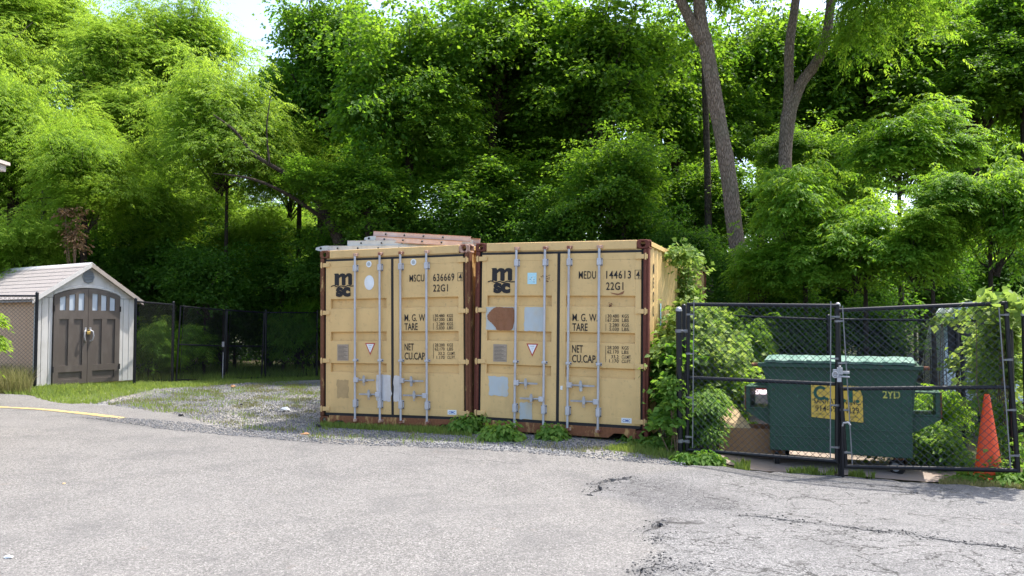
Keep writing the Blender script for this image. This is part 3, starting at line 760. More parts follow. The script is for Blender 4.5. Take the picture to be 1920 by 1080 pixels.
plate('cyan_sticker', rect(.775, .905, 2.015, 2.17), .001, M['cyan'], d0, .003)
mb = MB(); mb.path([(.815, -.004, 2.12), (.80, -.004, 2.10), (.80, -.004, 2.07), (.825, -.004, 2.06)], .004, 5); mb.path([(.85, -.004, 2.12), (.85, -.004, 2.06), (.88, -.004, 2.06)], .004, 5); mb.path([(.85, -.004, 2.12), (.885, -.004, 2.125)], .004, 5)
mb.build('sticker_print', M['white'], d0)
plate('paper_scrap', ragged(1.258, 1.29, .60, .65, .002, 3), -.001, M['white'], d1, .002)
rs = np.random.default_rng(12); mb = MB()
for k in range(26):
    x, z = rs.normal(1.0, .085), rs.normal(2.10, .03); mb.prism(ellipse(x, z, rs.uniform(.003, .010), rs.uniform(.003, .008), 6), 'y', -.0022, .001)
for k in range(8): mb.prism(ellipse(rs.normal(1.93, .02), rs.normal(1.73, .02), rs.uniform(.004, .011), rs.uniform(.004, .009), 6), 'y', -.002, .03)
mb.build('rust_spots', M['rust_red'], d0)['kind'] = 'stuff'
mb = MB(); mb.prism([(1.93, 1.90), (2.04, 1.885), (2.12, 1.925), (2.10, 1.88), (2.03, 1.865), (1.95, 1.885)], 'y', -.002, .001); mb.build('scrape', M['brown_patch'], d1)
# stencils down the right side wall: letters on every corrugation face
for k, (ch, z) in enumerate((('M', 2.17), ('E', 1.98), ('D', 1.79), ('U', 1.60))):
    me = text_mesh(ch, .19, .006); me.name = 'lettering'; me.materials.append(M['ink'])
    o = bpy.data.objects.new('lettering', me); link(o, cr); o.rotation_euler = (R(90), 0, R(90)); o.location = (CW - .0165, .40, z); o.scale = (.55, 1, 1)
MB().b2((CW - .0195, .955, 1.40), (CW - .015, 1.025, 1.78)).build('pale_patch', M['cyan'], cr)

# ------------------------------------------------------------------ ladders on the left container's roof
def ladder(label, loc, rotz, tilt, length, mat, edge_mat, sections=2, gap=.42, off=.55, lead=.32):
    L = thing('ladder', label, 'ladder', loc, rot=(0, tilt, rotz), group='ladders on the container roof')
    for s_ in range(sections):
        z = s_ * .080; x0 = s_ * off; x1 = length - (sections - 1 - s_) * .12; g0 = s_ * .03
        for yy, d in ((g0, 1), (gap - g0, -1)):
            mb = MB(); mb.b2((x0, yy, z), (x1, yy + .006 * d, z + .068))
            o = mb.build('rail', mat, L)
            mb = MB()
            a, b = sorted((yy - .004 * d, yy + .032 * d))
            mb.b2((x0, a, z + .068), (x1, b, z + .073)); mb.b2((x0, a, z - .004), (x1, b, z)); mb.build('rail_flange', edge_mat, o)
        n = int((x1 - x0 - .2) / lead)
        for k in range(n):
            xx = x0 + .22 + k * lead
            mb = MB(); mb.tube((xx, g0 - .012, z + .034), (xx, gap - g0 + .012, z + .034), .016, n=8)
            r_ = mb.build('rung', M['alu'], L)
            mb = MB(); mb.tube((xx, g0 - .014, z + .034), (xx, g0 - .010, z + .034), .014, n=8); mb.build('rung_end', M['gasket'], r_)
    # swivel feet at the lower end
    for yy in (.0, gap):
        mb = MB(); mb.prism([(-.13, .012), (-.05, -.01), (.07, .0), (.07, .075), (-.02, .07), (-.12, .045)], 'y', yy - .012, yy + .012)
        f = mb.build('foot', M['alu'], L); mb = MB(); mb.tube((-.045, yy - .018, .034), (-.045, yy + .018, .034), .018, n=8); mb.build('foot_pivot', M['gasket'], f)
    return L
def c2w(base, yaw, x, y, z): return (base[0] + x * math.cos(yaw) - y * math.sin(yaw), base[1] + x * math.sin(yaw) + y * math.cos(yaw), base[2] + z)
ladder('grey aluminium extension ladder on the left container, lowest in the pile', c2w(PL, YAW_L, -.02, .09, 2.60), YAW_L + R(11), R(.5), 2.3, M['alu'], M['alu'], off=.36)
ladder('second aluminium extension ladder lying behind the lowest one on the roof', c2w(PL, YAW_L, -.14, .72, 2.64), YAW_L + R(6), R(.6), 2.0, M['alu'], M['alu'], off=.25)
ladder('faded orange fibreglass ladder sloping across the top of the ladder pile', c2w(PL, YAW_L, .66, .34, 2.75), YAW_L - R(1.0), R(5.0), 1.62, M['fibreglass'], M['fibre_edge'], off=.0)
# ------------------------------------------------------------------ garden shed
SW, SL_ = 2.16, 4.7
SA = math.atan2(.835, .55)
sbx, sby = -9.76, 16.3
shed = thing('garden_shed', 'beige resin garden shed with dark brown double doors', 'shed', (sbx, sby, .19), SA)
EV, PK, OH = 1.88, 2.60, .13
MC = SW / 2
# front wall with rectangular side panels and gable
def shed_panel(x0, x1, z0, z1): return MB().b2((x0, 0, z0), (x1, .05, z1))
for x0, x1 in ((.0, .13), (.136, .27), (.276, .355), (1.805, 1.885), (1.891, 2.02), (2.026, SW)):
    shed_panel(x0, x1, .02, EV - .03).build('wall_panel', M['shed_wall'], shed, .008)
MB().b2((0.02, .03, .02), (SW - .02, .045, EV)).build('wall_backing', M['shed_door'], shed)
gab = [(.0, EV - .024)] + [(.36, EV - .024)]
arch = [(.36 + 1.44 * k / 14, EV + .02 + .165 * math.sin(math.pi * k / 14) ** .8) for k in range(15)]
gab += arch + [(1.80, EV - .024), (SW, EV - .024), (SW, EV), (MC, PK - .02), (0, EV)]
MB().prism(gab, 'y', -.006, .05).build('gable', M['shed_wall'], shed, .004)
hood = MB()
for k in range(14):
    (xa, za), (xb, zb) = arch[k], arch[k + 1]
    hood.add([(xa, -.03, za + .012), (xb, -.03, zb + .012), (xb, -.03, zb + .05), (xa, -.03, za + .05), (xa, -.006, za + .012), (xb, -.006, zb + .012), (xb, -.006, zb + .065), (xa, -.006, za + .065)],
             [(0, 1, 2, 3), (3, 2, 6, 7), (1, 0, 4, 5)])
hood.build('door_hood', M['shed_wall'], shed)
# side and rear walls
for x in (.0, SW - .05):
    for k in range(16):
        y0 = .055 + k * (SL_ - .055) / 16; MB().b2((x, y0, .02), (x + .05, y0 + (SL_ - .055) / 16 - .006, EV - .01)).build('wall_panel', M['shed_side'], shed, .006)
MB().b2((.05, SL_ - .05, .02), (SW - .05, SL_, EV)).build('rear_wall', M['shed_side'], shed)
MB().b2((.02, .05, .0), (SW - .02, SL_, .03)).build('floor', M['shed_side'], shed)
MB().b2((.055, .05, .03), (.065, SL_ - .06, EV)).build('inner_wall', M['shed_door'], shed)
# doors
for s_, x0, x1 in ((0, .365, MC - .004), (1, MC + .004, 1.795)):
    def top(x): k = (x - .36) / 1.44; return EV + .012 + .165 * max(0, math.sin(math.pi * k)) ** .8
    wn = [(x0 + .115 + k * .195, x0 + .115 + k * .195 + .125) for k in range(3)] if s_ == 0 else [(x1 - .115 - k * .195 - .125, x1 - .115 - k * .195) for k in range(2, -1, -1)]
    wz0 = 1.585
    door = None; mb = MB(); Y0, Y1 = -.035, .01
    tp = [(.115, .36), (.45, .62)]
    cols = [x0, wn[0][0], wn[0][1], wn[1][0], wn[1][1], wn[2][0], wn[2][1], x1]
    pa, pb = (x0 + .11, x0 + .30), (x1 - .30, x1 - .11)
    # solid pieces between the openings
    mb.b2((x0, Y0, .03), (x1, Y1, .125)); mb.b2((x0, Y0, .285), (x1, Y1, .42)); mb.b2((x0, Y0, 1.40), (x1, Y1, wz0))
    mb.b2((x0, Y0, .125), (x0 + .11, Y1, .285)); mb.b2((x1 - .11, Y0, .125), (x1, Y1, .285))
    for a, b in ((x0, pa[0]), (pa[1], pb[0]), (pb[1], x1)): mb.b2((a, Y0, .42), (b, Y1, 1.40))
    for k in range(0, 8, 2):
        a, b = cols[k], cols[k + 1]; mb.prism([(a, wz0), (b, wz0), (b, top(b) - .10), (a, top(a) - .10)], 'y', Y0, Y1)
    n = 8
    for k in range(n):
        a, b = x0 + (x1 - x0) * k / n, x0 + (x1 - x0) * (k + 1) / n; mb.prism([(a, top(a) - .10), (b, top(b) - .10), (b, top(b)), (a, top(a))], 'y', Y0, Y1)
    door = mb.build('shed_door', M['shed_door'], shed)
    for (a, b), (e, f) in ((pa, (.42, 1.40)), (pb, (.42, 1.40)), ((x0 + .11, x1 - .11), (.125, .285))):
        MB().b2((a, -.008, e), (b, .008, f)).build('door_panel', M['shed_door'], door)
    for a, b in wn:
        MB().prism([(a, wz0), (b, wz0), (b, top(b) - .10), (a, top(a) - .10)], 'y', -.012, -.004).build('window_pane', M['pane'], door)
    hx = x0 if s_ == 0 else x1
    for z in (.35, 1.62): MB().tube((hx, -.042, z - .06), (hx, -.042, z + .06), .016, n=8).build('hinge', M['gasket'], door)
    kx = MC - .05 if s_ == 0 else MC + .05; sg = -1 if s_ == 0 else 1
    mb = MB(); mb.path([(kx, -.037, 1.16), (kx + sg * .04, -.075, 1.13), (kx + sg * .05, -.085, 1.04), (kx + sg * .03, -.075, .95), (kx, -.037, .92)], .016, 8); mb.b2((kx - .02, -.041, 1.13), (kx + .02, -.036, 1.22))
    mb.build('handle', M['galv_dark'], door, smooth=True)
mb = MB(); mb.b2((MC - .035, -.075, 1.07), (MC + .035, -.05, 1.13)); mb.path([(MC + .022 * math.cos(a), -.062, 1.13 + .05 * math.sin(a)) for a in np.linspace(0, math.pi, 9)], .006, 6)
mb.build('padlock', M['brass'], shed, .004)
# round louvred gable vent
v = MB().prism(ellipse(MC, 2.31, .135, .155, 8), 'y', -.022, -.007).build('gable_vent', M['shed_vent'], shed, .006)
for k in range(7):
    z = 2.31 + (k - 3) * .034; w = .105 * math.sqrt(max(.1, 1 - ((z - 2.31) / .15) ** 2))
    MB().prism([(-.045, z - .012), (-.022, z + .008), (-.022, z + .014), (-.048, z - .006)], 'x', MC - w, MC + w).build('louvre', M['shed_vent'], v)
MB().prism(ellipse(MC, 2.47, .05, .025, 10) , 'y', -.03, -.021).build('vent_cap', M['shed_vent'], v)
# roof: deck per slope with single shingles
run = MC + .12; rise = PK - EV; sl = math.hypot(MC, rise); ang = math.atan2(rise, MC)
shin = None; rr = np.random.default_rng(8)
for s_ in (-1, 1):
    mb = MB(); x_e = MC + s_ * run; z_e = PK - run * rise / MC
    P = [(MC, PK - .012), (x_e, z_e - .012), (x_e, z_e - .055), (MC, PK - .055)]
    deck = mb.prism(P, 'y', -OH, SL_ + .1).build('roof', M['roof_under'], shed)
    mb = MB(); mb.prism([(MC, PK + .012), (x_e, z_e + .012), (x_e, z_e - .085), (MC, PK - .085)], 'y', -OH - .02, -OH); mb.build('barge_board', M['shed_wall'] if s_ < 0 else M['roof_under'], deck)
    L = run / math.cos(ang); rows = 9; rh = L / rows
    for r_ in range(rows):
        y = -OH - .01; col = 0
        while y < SL_ + .08:
            w = .46 + rr.uniform(-.09, .09); w = min(w, SL_ + .09 - y)
            if col == 0 and r_ % 2: w *= .5
            if shin is None:
                shin = MB().add([(0, 0, 0), (1, 0, 0), (1, 1, 0), (0, 1, 0), (0, 0, .006), (1, 0, .012), (1, 1, .012), (0, 1, .006)],
                                [(0, 3, 2, 1), (4, 5, 6, 7), (0, 1, 5, 4), (1, 2, 6, 5), (2, 3, 7, 6), (3, 0, 4, 7)]).mesh('shingle'); shin.materials.append(M['shingle'])
            o = bpy.data.objects.new('shingle', shin); link(o, deck)
            d = r_ * rh
            o.location = (MC + s_ * d * math.cos(ang), y if s_ > 0 else y + w - .006, PK - d * math.sin(ang) + .002 + rr.uniform(0, .003))
            o.rotation_euler = (0, ang, 0) if s_ > 0 else (0, ang, math.pi)
            o.scale = (rh * 1.12, w - .008, 1.2)
            y += w; col += 1
MB().prism([(MC - .10, PK - .05), (MC, PK + .022), (MC + .10, PK - .05), (MC, PK + .004)], 'y', -OH - .022, SL_ + .1).build('ridge_cap', M['shed_wall'], shed)

# ------------------------------------------------------------------ chain-link fences and gates
def link_mesh(w, h, pitch=.078, r=.0024, z0=0.0, y=0.0):
    vs = []; fs = []
    for sg in (1, -1):
        c = -h if sg > 0 else 0.0
        while c < (w if sg > 0 else w + h):
            if sg > 0: a, b = max(0, c), min(w, c + h); pa, pb = (a, a - c), (b, b - c)
            else: a, b = max(0, c - h), min(w, c); pa, pb = (a, c - a), (b, c - b)
            if b - a > .01:
                o = len(vs); nx_, nz_ = -.7071 * sg, .7071
                for p in (pa, pb):
                    for ax, ay in ((1, 0), (-.5, .87), (-.5, -.87)): vs.append((p[0] + nx_ * ax * r, y + ay * r, z0 + p[1] + nz_ * ax * r))
                for i in range(3): fs.append((o + i, o + (i + 1) % 3, o + 3 + (i + 1) % 3, o + 3 + i))
            c += pitch
    mb = MB(); mb.v = vs; mb.f = fs; return mb
def stuff_part(o): o['kind'] = 'stuff'; return o

def post(label, p, h, r=.035, dome=True, mat='black_pipe', group=None, sink=.1):
    o = thing('fence_post', label, 'fence post', (p[0], p[1], tz1(p[0], p[1])), group=group)
    MB().tube((0, 0, -sink), (0, 0, h), r, n=14).build('post', M[mat], o, smooth=True)
    mb = MB(); mb.tube((0, 0, h), (0, 0, h + .02), r * 1.12, n=14); mb.sphere((0, 0, h + .02), r * 1.08, 12, 6, .9); mb.build('post_cap', M['galv_dark'] if dome else M['black_pipe'], o, smooth=True)
    return o
def leaf_gate(label, p0, p1, z0, z1, h, group, mid=.495, rt=.024, pitch=.078, tie=True, name='chain_link_gate', cat='gate', rails=(0, 1), top_only=False, wr=.0032):
    """gate leaf between two ground points; z0/z1 = height of the bottom rail at each end"""
    dx, dy = p1[0] - p0[0], p1[1] - p0[1]; w = math.hypot(dx, dy)
    o = thing(name, label, cat, (p0[0], p0[1], z0), group=group, rot=(0, -math.atan2(z1 - z0, w), math.atan2(dy, dx)))
    if 0 in rails: MB().tube((0, 0, 0), (w, 0, 0), rt, n=12).build('bottom_rail', M['black_pipe'], o, smooth=True)
    MB().tube((-.01, 0, h), (w + .01, 0, h), rt, n=12).build('top_rail', M['black_pipe'], o, smooth=True)
    if mid: MB().tube((rt, 0, h * mid), (w - rt, 0, h * mid), rt * .95, n=12).build('middle_rail', M['black_pipe'], o, smooth=True)
    for x in (0, w): MB().tube((x, 0, -.02), (x, 0, h + .015), rt, n=12).build('stile', M['black_pipe'], o, smooth=True)
    stuff_part(link_mesh(w - .14, h - .01, pitch, wr, .005, -rt - .003).build('chain_link', M['wire'], o)).location.x = .07
    for x in (.07, w - .07): MB().b2((x - .006, -rt - .012, .03), (x + .006, -rt - .006, h + .05)).build('tension_bar', M['bar_grey'] if tie else M['wire'], o)
    if tie:
        for x in (0, w):
            for q in (.09, .36, .66, .93):
                mb = MB(); mb.tube((x, 0, h * q - .012), (x, 0, h * q + .012), rt * 1.18, n=12); a, b = sorted((x, .075 if x == 0 else w - .075)); mb.b2((a, -rt - .006, h * q - .009), (b, -rt - .001, h * q + .009))
                mb.build('band', M['bar_grey'], o)
    return o
# dumpster enclosure gates
GL0, GL1, GR0, GR1 = (2.115, 9.69), (3.672, 9.07), (3.755, 9.035), (5.30, 8.41)
GZ = 1.755
leaf_gate('left chain-link gate leaf in front of the cardboard box and green dumpster', GL0, GL1, .005, -.025, GZ, 'pair of chain-link enclosure gates')
lg_r = leaf_gate('right chain-link gate leaf in front of the traffic cone', GR0, GR1, -.075, -.005, GZ, 'pair of chain-link enclosure gates')
gp_l = post('black gate post with dull round cap beside the right container, hung with ivy', (2.035, 9.72), 1.74, .036)
for z in (1.50, .17):
    mb = MB(); mb.tube((0, 0, z - .02), (0, 0, z + .02), .047, n=12); mb.tube((.08, -.03, z - .018), (.08, -.03, z + .018), .034, n=12); mb.tube((0, -.03, z), (.08, -.06, z), .012, n=8); mb.build('gate_hinge', M['bar_grey'], gp_l)
rp = post('stout black gate post under a mass of vine at the right end of the gates', (5.40, 8.37), 1.80, .045)
# fork latch and drop rod
lt = thing('gate_latch', 'galvanised fork latch where the two gate leaves meet', 'latch', (3.713, 9.05, .985), math.atan2(-.63, 1.55))
mb = MB(); mb.b2((-.075, -.055, -.07), (-.005, -.03, .03)); mb.b2((-.03, -.07, -.03), (.03, -.045, .05)); mb.tube((-.07, -.06, -.045), (.10, -.06, -.055), .012, n=8); mb.tube((.0, -.06, .0), (.0, -.06, .07), .016, n=8); mb.b2((-.02, -.06, -.02), (.10, -.035, .012))
mb.build('latch_plate', M['galv_dark'], lt, .004)
mb = MB(); mb.path([(-.05 + .03 * math.cos(a), -.075, -.03 + .035 * math.sin(a)) for a in np.linspace(0, 6.28, 12)], .006, 6); mb.b2((-.03, -.09, -.11), (.015, -.07, -.06)); mb.build('lock', M['galv'], lt)
dr = thing('drop_rod', 'hooked black drop rod standing between the gate leaves', 'drop rod', (3.72, 9.03, tz1(3.72, 9.03)), math.atan2(-.63, 1.55))
mb = MB(); mb.path([(.0, -.035, -.05), (.0, -.035, .93), (.0, -.035, 1.02)], .014, 8); mb.build('rod', M['black_pipe'], dr, smooth=True)
mb = MB(); mb.path([(.0, -.035, .58), (.015, -.05, .62), (.06, -.05, .63), (.085, -.05, .60)], .012, 8); mb.build('rod_hook', M['galv_dark'], dr, smooth=True)
cp = post('slim black centre post with pale dome cap behind the meeting gates', (3.716, 9.085), 1.93, .026, sink=.05)

# fences round the enclosure
C_R = (6.75, 12.1); C_L = (3.45, 13.35)
def fence(label, pts, h, group=None, rt=.02, mesh=True, pitch=.078, low=.05, wr=.0030):
    """one chain-link fence run along pts"""
    z = [tz1(*p) for p in pts]
    o = thing('chain_link_fence', label, 'fence', (pts[0][0], pts[0][1], z[0]), group=group)
    for (a, b, za, zb) in zip(pts[:-1], pts[1:], z[:-1], z[1:]):
        dx, dy = b[0] - a[0], b[1] - a[1]; w = math.hypot(dx, dy)
        pa = Vector((a[0] - pts[0][0], a[1] - pts[0][1], za - z[0])); pb = Vector((b[0] - pts[0][0], b[1] - pts[0][1], zb - z[0]))
        MB().tube(pa + Vector((0, 0, h)), pb + Vector((0, 0, h)), rt, n=10).build('top_rail', M['black_pipe'], o, smooth=True)
        q = stuff_part(link_mesh(w, h - low, pitch, wr, low, -.025).build('chain_link', M['wire'], o)); q.location = pa; q.rotation_euler = (0, -math.atan2(zb - za, w), math.atan2(dy, dx))
    for k, p in enumerate(pts):
        pp = Vector((p[0] - pts[0][0], p[1] - pts[0][1], z[k] - z[0]))
        mb = MB(); mb.tube(pp - Vector((0, 0, .1)), pp + Vector((0, 0, h + .05)), .032, n=12); mb.sphere(pp + Vector((0, 0, h + .05)), .034, 10, 6); mb.build('post', M['black_pipe'], o, smooth=True)
    return o
fence('dark rear fence of the dumpster enclosure, seen through the gates', [C_R, (5.06, 12.75), C_L], 1.80)
fence('right side fence of the dumpster enclosure, overgrown with vine', [(5.62, 9.0), (6.2, 10.6), (6.6, 11.7)], 1.80)
fence('left side fence of the dumpster enclosure, buried in ivy', [(2.2, 10.2), (2.8, 11.7), (3.38, 13.2)], 1.75)
# fences at the back left
pA = gp(323, 720); pB = gp(498, 711); pS = gp(253, 721); pC = gp(594, 708)
pA, pB, pS, pC = [(p.x, p.y) for p in (pA, pB, pS, pC)]
pS = (pS[0], 17.55); pS = (ray(252, 700).x / ray(252, 700).y * 17.55, 17.55)
pA = (ray(323, 700).x / ray(323, 700).y * 18.7, 18.7); pB = (ray(497, 700).x / ray(497, 700).y * 21.5, 21.5); pC = (ray(594, 700).x / ray(594, 700).y * 22.5, 22.5)
pL = (ray(66, 700).x / ray(66, 700).y * 16.05, 16.05); pL2 = (ray(-160, 700).x / ray(-160, 700).y * 15.6, 15.6)
fence('black chain-link fence in front of the tan side of the shed', [pL, pL2], 1.86)
fence('short black fence panel between the shed and the back gate', [pS, pA], 1.83, wr=.0020)
fence('dark fence run between the back gate and the left container', [pB, pC], 1.80, wr=.0020)
mid = (pA[0] + (pB[0] - pA[0]) * .52, pA[1] + (pB[1] - pA[1]) * .52)
def off(a, b, t): L = math.hypot(b[0] - a[0], b[1] - a[1]); return (a[0] + (b[0] - a[0]) * t / L, a[1] + (b[1] - a[1]) * t / L)
leaf_gate('left leaf of the black back gate nearer the shed', off(pA, mid, .12), off(mid, pA, .03), tz1(*pA) + .06, tz1(*mid) + .04, 1.74, 'double back gate', mid=.48, rt=.022, tie=False, wr=.0020)
leaf_gate('right leaf of the black back gate farther from the shed', off(mid, pB, .03), off(pB, mid, .12), tz1(*mid) + .04, tz1(*pB) + .06, 1.74, 'double back gate', mid=.48, rt=.022, tie=False, wr=.0020)
o = thing('drop_rod', 'thin bright rod at the middle of the back gate', 'drop rod', (mid[0], mid[1] - .04, tz1(*mid)))
MB().tube((0, -.03, .0), (0, -.03, .72), .010, n=8).build('rod', M['galv'], o); MB().b2((-.03, -.05, .85), (.03, -.02, .98)).build('lock', M['galv_dark'], o, .005)

# ------------------------------------------------------------------ dumpster
DA = math.atan2(-.66, 1.427); DW, DD = 1.572, 1.0
dx0, dy0 = 3.17, 9.86; dz = -.245
du = thing('dumpster', 'dark green steel dumpster with yellow sign behind the chain-link gates', 'dumpster', (dx0, dy0, dz), DA)
# body: shell with flared upper part
prof = [(.03, .225), (0, .30), (0, 1.285), (-.035, 1.285)]     # unused front outline kept simple: built as shell below
zb, zf, zt = .225, .925, 1.285
mb = MB()
fl = .095
def ring(z, ex, t=0.0): return [(-ex + t, -ex * .25 + t, z), (DW + ex - t, -ex * .25 + t, z), (DW + ex - t, DD + ex - t, z), (-ex + t, DD + ex - t, z)]
rs_ = [ring(zb, -.0), ring(zf, .0), ring(zt, fl), ring(zt, fl, .03), ring(zb + .03, 0, .03)]
vs = [v for r in rs_ for v in r]; fs = [(3, 2, 1, 0)]
for k in range(4):
    for i in range(4): j = (i + 1) % 4; fs.append((k * 4 + i, k * 4 + j, (k + 1) * 4 + j, (k + 1) * 4 + i))
fs.append((16, 17, 18, 19)); mb.add(vs, fs)
body = mb.build('body', M['dumpster'], du, .006)
for z in (.40, .525): MB().b2((.0, -.010, z - .006), (DW, -.001, z + .006)).build('weld_seam', M['dumpster'], body)
for a, b in ((DW - .105, DW - .005), (.01, .09)): MB().b2((a, -.006, .74), (b, -.001, 1.06)).build('side_plate', M['dumpster'], body, .003)
for a, b in (((-fl - .03, -.075, zt - .045), (DW + fl + .03, -.028, zt + .006)), ((-fl - .03, DD + fl, zt - .045), (DW + fl + .03, DD + fl + .04, zt + .006)),):
    MB().b2(a, b).build('rim', M['dumpster'], body, .006)
for a, b in ((-fl - .10, -fl - .03), (DW + fl + .03, DW + fl + .09)): MB().tube((a, -.055, zt - .02), (b, -.055, zt - .02), .022, n=8).build('rim_pin', M['rust'], body)
# lids: two slightly bowed plastic halves
for k in range(2):
    x0 = -.04 + k * (DW / 2 + .045); x1 = x0 + DW / 2 + .03; nx_ = 8; vs = []
    for i in range(nx_ + 1):
        x = x0 + (x1 - x0) * i / nx_
        for (y, z) in ((-.085, zt + .012), (-.09, zt + .04), (.3, zt + .085), (DD + .08, zt + .06)): vs.append((x, y, z + .004 * math.sin(i * 2.1 + k)))
    fs = [(i * 4 + j, (i + 1) * 4 + j, (i + 1) * 4 + j + 1, i * 4 + j + 1) for i in range(nx_) for j in range(3)]
    l = MB().add(vs, fs).build('lid', M['lid'], du); m_ = l.modifiers.new('thick', 'SOLIDIFY'); m_.thickness = .012
    mb = MB()
    for i in range(1, nx_, 2): x = x0 + (x1 - x0) * i / nx_; mb.b2((x - .03, -.095, zt + .035), (x + .03, .25, zt + .052))
    mb.build('lid_rib', M['lid'], l, .006)
# fork pockets with gussets
for s_, xw in ((-1, 0.0), (1, DW)):
    sd = lambda a: xw + s_ * a
    zl, zh, wv, t, yl = .70, .985, .30, .022, .62
    mb = MB()
    def bx(a, b):
        lo = [min(sd(a[0]), sd(b[0])), a[1], a[2]]; hi = [max(sd(a[0]), sd(b[0])), b[1], b[2]]; mb.b2(lo, hi)
    bx((.003, .12, zh - t), (wv, yl, zh)); bx((.003, .12, zl), (wv, yl, zl + t)); bx((wv - t * 2.4, .12, zl + t), (wv, yl, zh - t))
    sl_ = mb.build('fork_pocket', M['dumpster'], du, .004)
    mb = MB(); mb.prism([(sd(.003), zl - .002), (sd(wv), zl - .002), (sd(wv), zl - .03), (sd(.003), zl - .20)], 'y', .13, .15); mb.prism([(sd(.003), zl - .002), (sd(wv), zl - .002), (sd(.003), zl - .20)], 'y', .58, .60); mb.build('gussets', M['dumpster'], sl_)['kind'] = 'stuff'
    mb = MB(); mb.prism([(sd(.003), zh + .002), (sd(wv * .8), zh + .002), (sd(.003), zh + .12)], 'y', .3, .32); mb.build('gusset', M['dumpster'], sl_)
    mb = MB(); bx((wv - .003, .115, zl - .01), (wv + .012, .16, zh)); mb.build('worn_edge', M['rust'], sl_)
# casters
for k, (cx, cy, r) in enumerate(((.065, .13, .095), (DW - .14, .13, .095), (.10, DD - .14, .095), (DW - .10, DD - .14, .095))):
    a = (.15, 1.0, .4, .7)[k]
    c = MB().b2((cx - .06, cy - .06, zb - .018), (cx + .06, cy + .06, zb - .001)).build('caster', M['dumpster_in'], du)
    mb = MB(); ax = Vector((math.cos(a), math.sin(a), 0)); ct = Vector((cx, cy, r + .001)) + Vector((-math.sin(a), math.cos(a), 0)) * .03
    mb.tube(ct - ax * .026, ct + ax * .026, r, n=20); mb.build('wheel', M['rubber'], c, .008)
    mb = MB(); mb.tube(ct - ax * .029, ct + ax * .029, r * .55, n=14); mb.build('wheel_hub', M['galv_dark'], c)
    mb = MB()
    for q in (-1, 1):
        p = ct + ax * q * .036; mb.box((p + Vector((cx, cy, zb - .02))) / 2 + Vector((0, 0, .01)), (.012, .05, zb - .02 - r + .05), Matrix.Rotation(a, 3, 'Z'))
    mb.box((cx, cy, zb - .03), (.09, .07, .02), Matrix.Rotation(a, 3, 'Z')); mb.build('fork', M['rust'], c)
# sign
def du_x(px):   # front-face abscissa of a photo column
    d = ray(px, 740); t_ = Vector((math.cos(DA), math.sin(DA))); k = (d.x / d.y)
    return (k * dy0 - dx0) / (t_.x - k * t_.y)
sx0, sx1 = du_x(1521), du_x(1618)
sz0, sz1 = .63, 1.045
sg_ = MB().prism([(sx0, sz0 + .02), (sx1, sz0 - .02), (sx1 - .005, sz1 - .12), (sx1 - .05, sz1 - .01), (sx0, sz1)], 'y', -.014, -.009).build('yellow_sign', M['sign_yellow'], du)
sw = sx1 - sx0
em = MB(); ccx, ccz = sx0 + sw * .19, sz1 - .105
outer = [(ccx + .082 * math.cos(a) , ccz + .085 * math.sin(a)) for a in np.linspace(.75, 5.6, 20)]; inner = [(ccx + .046 * math.cos(a), ccz + .050 * math.sin(a)) for a in np.linspace(.75, 5.6, 20)]
for i in range(19): em.prism([outer[i], outer[i + 1], inner[i + 1], inner[i]], 'y', -.0165, -.0135)
def dia(x, z, r=.024): em.prism([(x - r, z), (x, z - r), (x + r, z), (x, z + r)], 'y', -.0165, -.0135)
dia(sx0 + sw * .31, ccz - .07); dia(sx0 + sw * .645, ccz - .08); dia(sx0 + sw * .90, ccz - .085)
tx = sx0 + sw * .765
em.prism([(tx - .025, ccz - .10), (tx + .025, ccz - .10), (tx + .025, ccz + .05), (tx + .06, ccz + .03), (tx + .085, ccz + .045), (tx + .075, ccz + .095), (tx + .02, ccz + .08), (tx - .03, ccz + .085), (tx - .075, ccz + .085), (tx - .07, ccz + .035), (tx - .025, ccz + .05)], 'y', -.0165, -.0135)
em.prism([(sx0 + sw * .49, ccz - .09), (sx0 + sw * .53, ccz - .09), (sx0 + sw * .53, ccz + .085), (sx0 + sw * .49, ccz + .085)], 'y', -.0165, -.0135)
em.build('sign_emblem', M['sign_green'], sg_)
text_on('SANITATION INC.', sx0 + .03, sx1 - .025, sz0 + .215, .058, M['ink'], sg_, -.0155, .0008)
text_on('914-59', sx0 + .045, sx0 + sw * .49, sz0 + .128, .066, M['ink'], sg_, -.0155, .001)
text_on('4129', sx0 + sw * .65, sx1 - .045, sz0 + .118, .066, M['ink'], sg_, -.0155, .001)
text_on('www.', sx0 + .05, sx0 + sw * .27, sz0 + .062, .022, M['ink'], sg_, -.0155, .0)
text_on('.com', sx0 + sw * .74, sx1 - .06, sz0 + .045, .026, M['ink'], sg_, -.0155, .0)
text_on('2YD', du_x(1655), du_x(1688), .95, .085, M['stencil_yellow'], du, -.004, .003, 'stencil_mark')
# chips and scratches on the front
rs = np.random.default_rng(5); mb = MB()
for k in range(70):
    x, z = rs.uniform(.05, DW - .05), rs.uniform(.25, .9); w = rs.uniform(.002, .007); mb.prism(ellipse(x, z, w, w * rs.uniform(.5, 3), 5), 'y', -.0022, .001)
mb.build('paint_chips', M['lid'], body)['kind'] = 'stuff'

